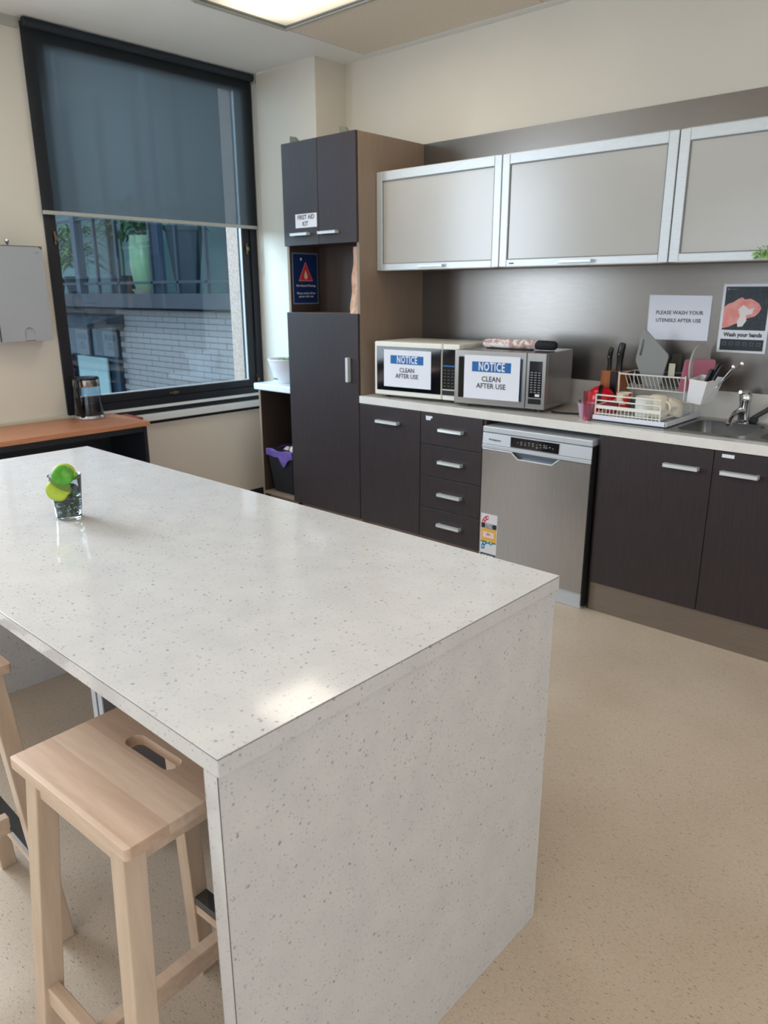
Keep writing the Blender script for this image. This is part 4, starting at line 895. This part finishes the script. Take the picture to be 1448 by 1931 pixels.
# knife block
kn = Thing('knife_block', 'small wooden knife block behind the red kettle', 'knife block', (2.63, -.13, .90))
kn.part('block', MB().box(2.585, 2.690, -.175, -.075, .901, 1.100), block_m, .004)
kn.part('black_insert', MB().box(2.640, 2.676, -.184, -.1755, .975, 1.100), black_plastic, .004)
def knife(name, label, x, y, z0, pts, r_):
    T = Thing(name, label, 'knife', (x, y, 1.1), group='knives in the wooden block')
    T.part('handle', MB().tube([(x+a, y, 1.101+b) for a, b in pts], r_, 12, [r_*k for k in (.9, .8, 1.0, 1.0, .75)]), black_plastic)
    T.part('rivets', MB().cyl((x+pts[2][0], y-r_*1.05, 1.101+pts[2][1]), (x+pts[2][0], y+r_*1.05, 1.101+pts[2][1]), .0025), chrome_m)
knife('kitchen_knife', 'shorter black-handled knife in the left of the wooden block', 2.606, -.13, 1.1, [(0, 0), (.002, .03), (-.001, .065), (.003, .098), (.008, .11)], .0125)
knife('kitchen_knife', 'longer black-handled knife in the right of the wooden block', 2.660, -.13, 1.1, [(0, 0), (0, .04), (0, .08), (.006, .12), (.01, .134)], .018)
# signs on the splashback
s1 = Thing('paper_sign', 'white PLEASE WASH YOUR UTENSILS AFTER USE sheet on the splashback', 'sign', (2.882, -.0135, 1.355))
s1.part('sheet', MB().hexa([(2.735, -.0142, 1.252), (3.031, -.0142, 1.254), (3.031, -.013, 1.254), (2.735, -.013, 1.252)], [(2.732, -.0142, 1.463), (3.033, -.0142, 1.459), (3.033, -.013, 1.459), (2.732, -.013, 1.463)]), paper_m)
s1.part('lettering', text_mb('PLEASE WASH YOUR', .0245, face_y(2.885, -.0148, 1.380), bold=.0003), ink_m)
s1.part('lettering', text_mb('UTENSILS AFTER USE', .0235, face_y(2.883, -.0148, 1.344), bold=.0003), ink_m)
s2 = Thing('wash_hands_poster', 'framed poster of soapy hands reading Wash your hands', 'poster', (3.18, -.0135, 1.36))
s2.part('sheet', MB().box(3.079, 3.292, -.0145, -.013, 1.207, 1.511), mat('poster_white', (226, 228, 236), .4))
s2.part('photo_print', MB().box(3.091, 3.280, -.0150, -.0146, 1.308, 1.499), mottled('dark_photo', (26, 36, 44), (44, 58, 66), 40, rough=.4))
hand = mottled('hands_print', (226, 128, 120), (240, 176, 168), 22, rough=.5)
s2.part('hands_print', MB().plate([(3.0915, 1.315), (3.0915, 1.41), (3.11, 1.425), (3.13, 1.432), (3.15, 1.446), (3.165, 1.453), (3.178, 1.443), (3.20, 1.447), (3.222, 1.438), (3.242, 1.424), (3.252, 1.405), (3.243, 1.385), (3.228, 1.37), (3.20, 1.362), (3.18, 1.352), (3.165, 1.34), (3.145, 1.335), (3.12, 1.322)], [], .0004, Matrix.Translation((0, -.0156, 0)) @ Matrix.Rotation(PI/2, 4, 'X')), hand)
fo = mat('foam_print', (232, 224, 224), .5)
s2.part('foam_print', MB().plate([(3.155, 1.40), (3.175, 1.42), (3.20, 1.40), (3.222, 1.408), (3.215, 1.38), (3.19, 1.375), (3.195, 1.35), (3.18, 1.325), (3.16, 1.322), (3.155, 1.345), (3.165, 1.37)], [], .0004, Matrix.Translation((0, -.0161, 0)) @ Matrix.Rotation(PI/2, 4, 'X')), fo)
dp_ = MB()
for k in range(70):
    x = random.uniform(3.14, 3.276); z = random.uniform(1.315, 1.495); h = random.uniform(.0006, .0018); dp_.box(x-.0006, x+.0006, -.0153, -.0151, z-h, z+h)
s2.part('droplets_print', dp_, mat('droplet_grey', (120, 134, 142), .5))
s2.part('lettering', text_mb('Wash your hands', .0255, face_y(3.186, -.0150, 1.287), bold=.0009, sx=.92), ink_m)
s2.part('footer_print', MB().box(3.091, 3.280, -.0150, -.0146, 1.217, 1.267), mat('dark_footer', (30, 40, 48), .4))
ft = MB()
for k in range(6): ft.frame('y', -.0153, -.0151, 3.102+k*.03, 3.118+k*.03, 1.240, 1.254, .0012, .0012, .0012, .0012)
s2.part('footer_symbols', ft, bpy.data.materials['droplet_grey'])
s2.part('heading_mark', MB().box(3.098, 3.106, -.0153, -.0151, 1.484, 1.492).box(3.110, 3.145, -.0153, -.0151, 1.487, 1.489), bpy.data.materials['droplet_grey'])

# ------------------------------------------------------------------ island
IX0, IX1, IY0, IY1, IZ = 1.507, 3.606, -3.231, -2.352, .9005
isl = Thing('kitchen_island', 'large island bench in speckled white laminate with waterfall ends', 'island', (2.55, -2.8, 0))
isl.part('worktop', MB().box(IX0, IX1, IY0, IY1, IZ-.0305, IZ), stone_m, .0008, seg=1)
isl.part('edge_seam', MB().box(IX0-.0003, IX1+.0003, IY0-.0003, IY1+.0003, IZ-.0022, IZ-.0012), seam_m)
isl.part('end_panel', MB().box(IX1-.0365, IX1-.004, IY0+.0005, IY1-.008, 0.0, IZ-.0315), stone_m, .0006, seg=1)
isl.part('end_panel', MB().box(IX0+.002, IX0+.0345, IY0+.0005, IY1-.008, 0.0, IZ-.0315), stone_m, .0006, seg=1)
isl.part('panel_seam', MB().box(IX1-.0048, IX1-.0036, IY0+.0003, IY0+.0012, 0.0, IZ-.031).box(IX1-.0365, IX1-.0045, IY0+.002, IY1-.01, IZ-.0317, IZ-.0303), seam_m)
grey_lam = mottled('grey_lined_laminate', (128, 124, 128), (120, 116, 120), 5, rough=.5)
edge_l = mat('pale_edging', (206, 212, 224), .4)
for x in (2.522, 2.556):
    q = isl.part('support_panel', MB().box(x, x+.024, -2.905, IY1-.04, 0.0, IZ-.031), grey_lam)
    isl.part('edging', MB().box(x, x+.024, -2.908, -2.905, 0.0, IZ-.031), edge_l, parent=q)
isl.part('back_panel', MB().box(IX0+.0345, IX1-.0365, IY1-.04, IY1-.022, 0.0, IZ-.031), stone_m)
# glass with cuttings on the island
gx, gy = 2.4035, -2.8535
GL = Thing('glass_of_cuttings', 'short drinking glass with leafy cuttings and dark water weed on the island', 'glass', (gx, gy, IZ))
smoke = mat('smoky_glass', (222, 232, 238), .015, trans=1.0, ior=1.45)
GL.part('tumbler', MB().lathe([(.026, 0), (.033, .004), (.0425, .118), (.0412, .1185), (.0398, .117), (.0315, .010), (.001, .009)], (gx, gy, IZ+.0004), 48), smoke)
GL.part('water', MB().lathe([(.0005, .0095), (.0310, .0105), (.0372, .072), (.0005, .072)], (gx, gy, IZ+.0004), 40, cap=False), mat('greenish_water', (214, 226, 222), .0, trans=1.0, ior=1.33))
mb = MB(); pal = []
for k in range(330):
    a = random.uniform(0, 2*PI); r_ = .029*math.sqrt(random.random()); z = random.uniform(.014, .066)
    p = Vector((gx+r_*math.cos(a), gy+r_*math.sin(a), IZ+z)); dv = Vector((random.uniform(-1, 1), random.uniform(-1, 1), random.uniform(-.6, .9))).normalized()*random.uniform(.005, .011)
    q2 = p+dv; q3 = q2+Vector((random.uniform(-1, 1), random.uniform(-1, 1), random.uniform(-.5, 1)))*.005
    for q in (p, q2, q3):
        rr = math.hypot(q.x-gx, q.y-gy)
        if rr > .030: q.x = gx+(q.x-gx)*.030/rr; q.y = gy+(q.y-gy)*.030/rr
        q.z = max(q.z, IZ+.012)
    mb.tube([p, q2, q3], .0011, 5)
GL.part('water_weed', mb, mottled('weed_green', (56, 84, 40), (98, 124, 56), 60, rough=.6), kind='stuff')
def disc_leaf(c, nrm, r_, m, veinm, name='leaf', roll=0.0, notch=.25, dome=.18):
    nrm = Vector(nrm).normalized(); q = nrm.to_track_quat('Z', 'Y').to_matrix().to_4x4(); mt = Matrix.Translation(c) @ q @ Matrix.Rotation(roll, 4, 'Z')
    m_ = MB(); vs = [(0, 0, dome*r_*.4)]; fs = []; NR, NS = 4, 28
    for j in range(1, NR+1):
        for i in range(NS):
            a = 2*PI*i/NS; rr = r_*j/NR; sh_ = 1-notch*math.exp(-((a-PI) / .35)**2)*0.6+.08*math.cos(a)
            x, y = rr*sh_*math.cos(a), rr*sh_*math.sin(a)*.95
            vs.append((x, y, dome*r_*(.4-(j/NR)**2)+.04*r_*math.sin(3*a)*(j/NR)+(-.1*r_*(1-abs(math.sin(a/1.0)))*0)))
    for i in range(NS): fs.append((0, 1+i, 1+(i+1) % NS))
    for j in range(NR-1):
        for i in range(NS):
            i2 = (i+1) % NS; fs.append((1+j*NS+i, 1+j*NS+i2, 1+(j+1)*NS+i2, 1+(j+1)*NS+i))
    m_.add(vs, fs, mt, True)
    o_ = GL.part(name, m_, m); s_ = o_.modifiers.new('s', 'SOLIDIFY'); s_.thickness = .0008
    return o_
gl1 = mottled('bright_leaf', (92, 172, 48), (58, 134, 36), 45, rough=.32); gl2 = mottled('lime_leaf', (176, 196, 50), (160, 180, 60), 40, rough=.4)
cdir = Vector((4.33-gx, -3.70+gy*0-gy, 1.484-.95)).normalized()
rt = Vector((math.cos(YAW), math.sin(YAW), 0))
P0 = Vector((gx, gy, IZ))
disc_leaf(P0-rt*.005+cdir*.052+Vector((0, 0, .113)), cdir+Vector((0, 0, .35)), .029, gl1, None, roll=1.2)['label'] = 'bright green round leaf over the rim'
disc_leaf(P0-rt*.018+cdir*.044+Vector((0, 0, .076)), cdir-rt*.15+Vector((0, 0, .15)), .032, gl2, None, roll=2.5)['label'] = 'yellow-green leaf drooping outside the glass'
disc_leaf(P0-rt*.003+cdir*.038+Vector((0, 0, .122)), cdir+Vector((0, 0, .45)), .029, gl2, None, roll=.3)
disc_leaf(P0+rt*.020+cdir*.012+Vector((0, 0, .117)), Vector((0, 0, 1))+cdir*.5+rt*.3, .018, gl1, None, roll=.3)
GL.part('stem', MB().tube([P0+Vector((0, 0, .05)), P0+rt*.012+Vector((0, 0, .085)), P0+cdir*.02-rt*.005+Vector((0, 0, .118)), P0+cdir*.045-rt*.02+Vector((0, 0, .098))], .0014, 6), gl2)
GL.part('stem', MB().tube([P0+rt*.02+Vector((0, 0, .055)), P0+rt*.016+Vector((0, 0, .075)), P0+rt*.0+cdir*.02+Vector((0, 0, .088)), P0-rt*.008+cdir*.02+Vector((0, 0, .086))], .0012, 6), gl1)

# ------------------------------------------------------------------ bar stools
ST = dict(s=.735, w=.349, d=.319, a=.0367, b=.0388, ix=.0275, iy=.0108, sx=.045, sy=.051)
def make_stool(label, loc, rz):
    T = Thing('bar_stool', label, 'stool', (loc[0], loc[1], 0), rz, 'bar stools along the island', local=True)
    s, w_, d_ = ST['s'], ST['w'], ST['d']; hs = s-.02
    slot = rrect(-.068, .068, -.014, .020, .0165, 6)
    # seat of five glued boards with a finger slot
    T.part('seat', MB().plate(rrect(-w_/2, w_/2, -d_/2, d_/2, .006, 3), [slot], .020, Matrix.Translation((0, 0, s))), seat_m, .003, seg=3)
    for qx, qy in ((-1, -1), (1, -1), (1, 1), (-1, 1)):
        def cn(t, ox=0, oy=0):
            x = qx*(w_/2-ST['ix']+ST['sx']*t-ox); y = qy*(d_/2-ST['iy']+ST['sy']*t-oy); return (x, y, hs*(1-t))
        bot = [cn(1), cn(1, ST['a']), cn(1, ST['a'], ST['b']), cn(1, 0, ST['b'])]; top = [cn(0), cn(0, ST['a']), cn(0, ST['a'], ST['b']), cn(0, 0, ST['b'])]
        T.part('leg', MB().hexa(bot, top), woodv_m, .002)
    tA = .04/hs
    xa = w_/2-ST['ix']; ya = d_/2-ST['iy']
    for q in (-1, 1):
        y0, y1 = sorted((q*(ya-.004), q*(ya-.024)))
        T.part('apron', MB().box(-xa+.034, xa-.034, y0, y1, hs-.042, hs), wood_m, .002)
        x0, x1 = sorted((q*(xa-.004), q*(xa-.024)))
        T.part('apron', MB().box(x0, x1, -ya+.036, ya-.036, hs-.042, hs), wood_m, .002)
    # low stretchers (H shape) and the steel-capped foot rail
    zc = .25; t = 1-zc/hs; xo = xa+ST['sx']*t; yo = ya+ST['sy']*t
    T.part('stretcher', MB().box(-xo+.034, xo-.034, -yo+.009, -yo+.031, zc-.022, zc+.022), wood_m, .002)
    zf = .215; tf = 1-zf/hs; xo2 = xa+ST['sx']*tf; yo2 = ya+ST['sy']*tf
    fr_ = T.part('foot_rail', MB().box(-xo2+.034, xo2-.034, yo2-.033, yo2-.006, zf-.026, zf+.018), wood_m, .002)
    T.part('steel_cap', MB().box(-xo2+.036, xo2-.036, yo2-.034, yo2-.005, zf+.018, zf+.0215).box(-xo2+.036, xo2-.036, yo2-.036, yo2-.0335, zf+.002, zf+.0215), mat('foot_rail_steel', (120, 126, 132), .2, .9) if not bpy.data.materials.get('foot_rail_steel') else bpy.data.materials['foot_rail_steel'], parent=fr_)
    T.part('stretcher', MB().box(-.013, .013, -yo+.031, yo2-.033, .222, .266), wood_m, .002)
    return T
s_a = make_stool('birch bar stool tucked under the near right end of the island', (3.30, -3.1607), .0499)
s_b = copy_tree(s_a.o); s_b.location = (2.620, -3.346, 0); s_b.rotation_euler = (0, 0, -.0161); s_b['label'] = 'birch bar stool cut off by the left edge, left of the tucked-in stool'

# ------------------------------------------------------------------ low wooden-topped cabinet and kettle
zc = .775
lc = Thing('low_bookcase', 'low black open cabinet with an orange beech top against the window wall', 'cabinet', (.26, -2.3, 0))
lc.part('top', MB().box(.034, .480, -3.35, -1.475, zc-.026, zc), beech_m, .002)
lc.part('side_panel', MB().box(.05, .465, -1.510, -1.490, 0, zc-.027), black_m, .001)
lc.part('side_panel', MB().box(.05, .465, -3.34, -3.32, 0, zc-.027), black_m, .001)
lc.part('side_panel', MB().box(.05, .455, -2.42, -2.40, .05, zc-.027), black_m, .001)
lc.part('back_panel', MB().box(.05, .062, -3.32, -1.510, 0, zc-.027), black_m)
lc.part('shelf', MB().box(.062, .45, -3.32, -1.510, .38, .398), black_m)
lc.part('shelf', MB().box(.062, .45, -3.32, -1.510, .04, .058), black_m)
lc.part('top_rail', MB().box(.44, .458, -3.32, -1.510, zc-.06, zc-.027), black_m)
single('red_brown_board', MB().box(.13, .32, -1.474, -1.425, .757, .774), mat('red_brown', (142, 62, 44), .4), 'short red-brown board end sticking out beside the beech cabinet top', 'board', (.22, -1.45, .757), .002)
# the board rests on a bracket fixed to the cabinet side
lc.part('bracket', MB().box(.15, .30, -1.489, -1.43, .745, .7568), black_m)
kx, ky = .125, -1.655
kt = Thing('glass_kettle', 'glass electric kettle with black handle on the beech cabinet top', 'kettle', (kx, ky, zc))
kt.part('base', MB().lathe([(.082, 0.0005), (.084, .004), (.084, .014), (.080, .022)], (kx, ky, zc), 36), mat('kettle_base_steel', (190, 190, 194), .25, .8))
kt.part('glass_body', MB().lathe([(.080, .022), (.081, .03), (.0725, .190), (.0705, .190), (.079, .032), (.001, .028)], (kx, ky, zc), 40), pane_mat('kettle_glass', (240, 243, 246), 1.4))
kt.part('water', MB().lathe([(.0005, .029), (.0775, .033), (.0745, .09), (.0005, .09)], (kx, ky, zc), 40, cap=False), pane_mat('kettle_water', (214, 216, 222), 0.3))
kt.part('steel_collar', MB().lathe([(.0735, .188), (.0745, .19), (.0735, .226), (.0715, .228)], (kx, ky, zc), 40), mat('collar_steel', (176, 168, 162), .22, .95))
kt.part('lid', MB().lathe([(.0735, .228), (.0735, .234), (.066, .240), (.055, .241), (.05, .238), (.001, .239)], (kx, ky, zc), 40), black_plastic)
hd = Vector((.56, -.74, 0)).normalized()
hp = []
for z, o_ in ((.226, .066), (.236, .088), (.228, .106), (.19, .120), (.14, .122), (.09, .114), (.05, .098), (.022, .082)):
    hp.append((kx+hd.x*o_, ky+hd.y*o_, zc+z))
kt.part('handle', MB().tube(hp, .012, 12, [.012, .014, .015, .016, .016, .015, .014, .012]), black_plastic)
# wall-mounted paper towel dispenser
ds = Thing('towel_dispenser', 'grey metal paper towel dispenser on the wall left of the window', 'dispenser', (.0, -1.95, 1.23))
gm = mottled('dispenser_grey', (178, 182, 188), (170, 174, 182), 2, rough=.35, metal=.3)
ds.part('housing', MB().hexa([(.0, -2.13, 1.232), (.112, -2.13, 1.232), (.112, -1.806, 1.232), (.0, -1.806, 1.232)], [(.0, -2.13, 1.722), (.100, -2.13, 1.722), (.100, -1.802, 1.722), (.0, -1.802, 1.722)]), mat('dispenser_side', (92, 92, 88), .5), .003)
arch = [(-1.962, 1.2305), (-1.962, 1.275)]+[(-1.934-.028*math.cos(PI*k/10), 1.275+.028*math.sin(PI*k/10)) for k in range(1, 10)]+[(-1.906, 1.275), (-1.906, 1.2305)]
outl = [(-2.084, 1.2305)]+arch+[(-1.812, 1.2305), (-1.812, 1.700), (-1.835, 1.716), (-2.084, 1.716)]
MY = Matrix(((0, 0, 1, 0), (1, 0, 0, 0), (0, 1, 0, 0), (0, 0, 0, 1)))
ds.part('cover', MB().plate(outl, [], .010, Matrix.Translation((.124, 0, 0)) @ MY), gm, .002)
ds.part('side_cover', MB().box(.100, .122, -2.13, -2.090, 1.2305, 1.716), gm, .003)
ds.part('paper', MB().box(.1125, .1140, -1.962, -1.906, 1.235, 1.300), mat('grey_paper', (170, 172, 176), .8))
ds.part('lock', MB().lathe([(.006, 0), (.006, .012), (.011, .018), (.011, .03), (.008, .034)], (.06, -1.965, 1.722), 16), chrome_m)
ds.part('badge', MB().frame('x', .1241, .1245, -1.852, -1.836, 1.682, 1.690, .0015, .0015, .0015, .0015), mat('badge_grey', (110, 110, 112), .5))
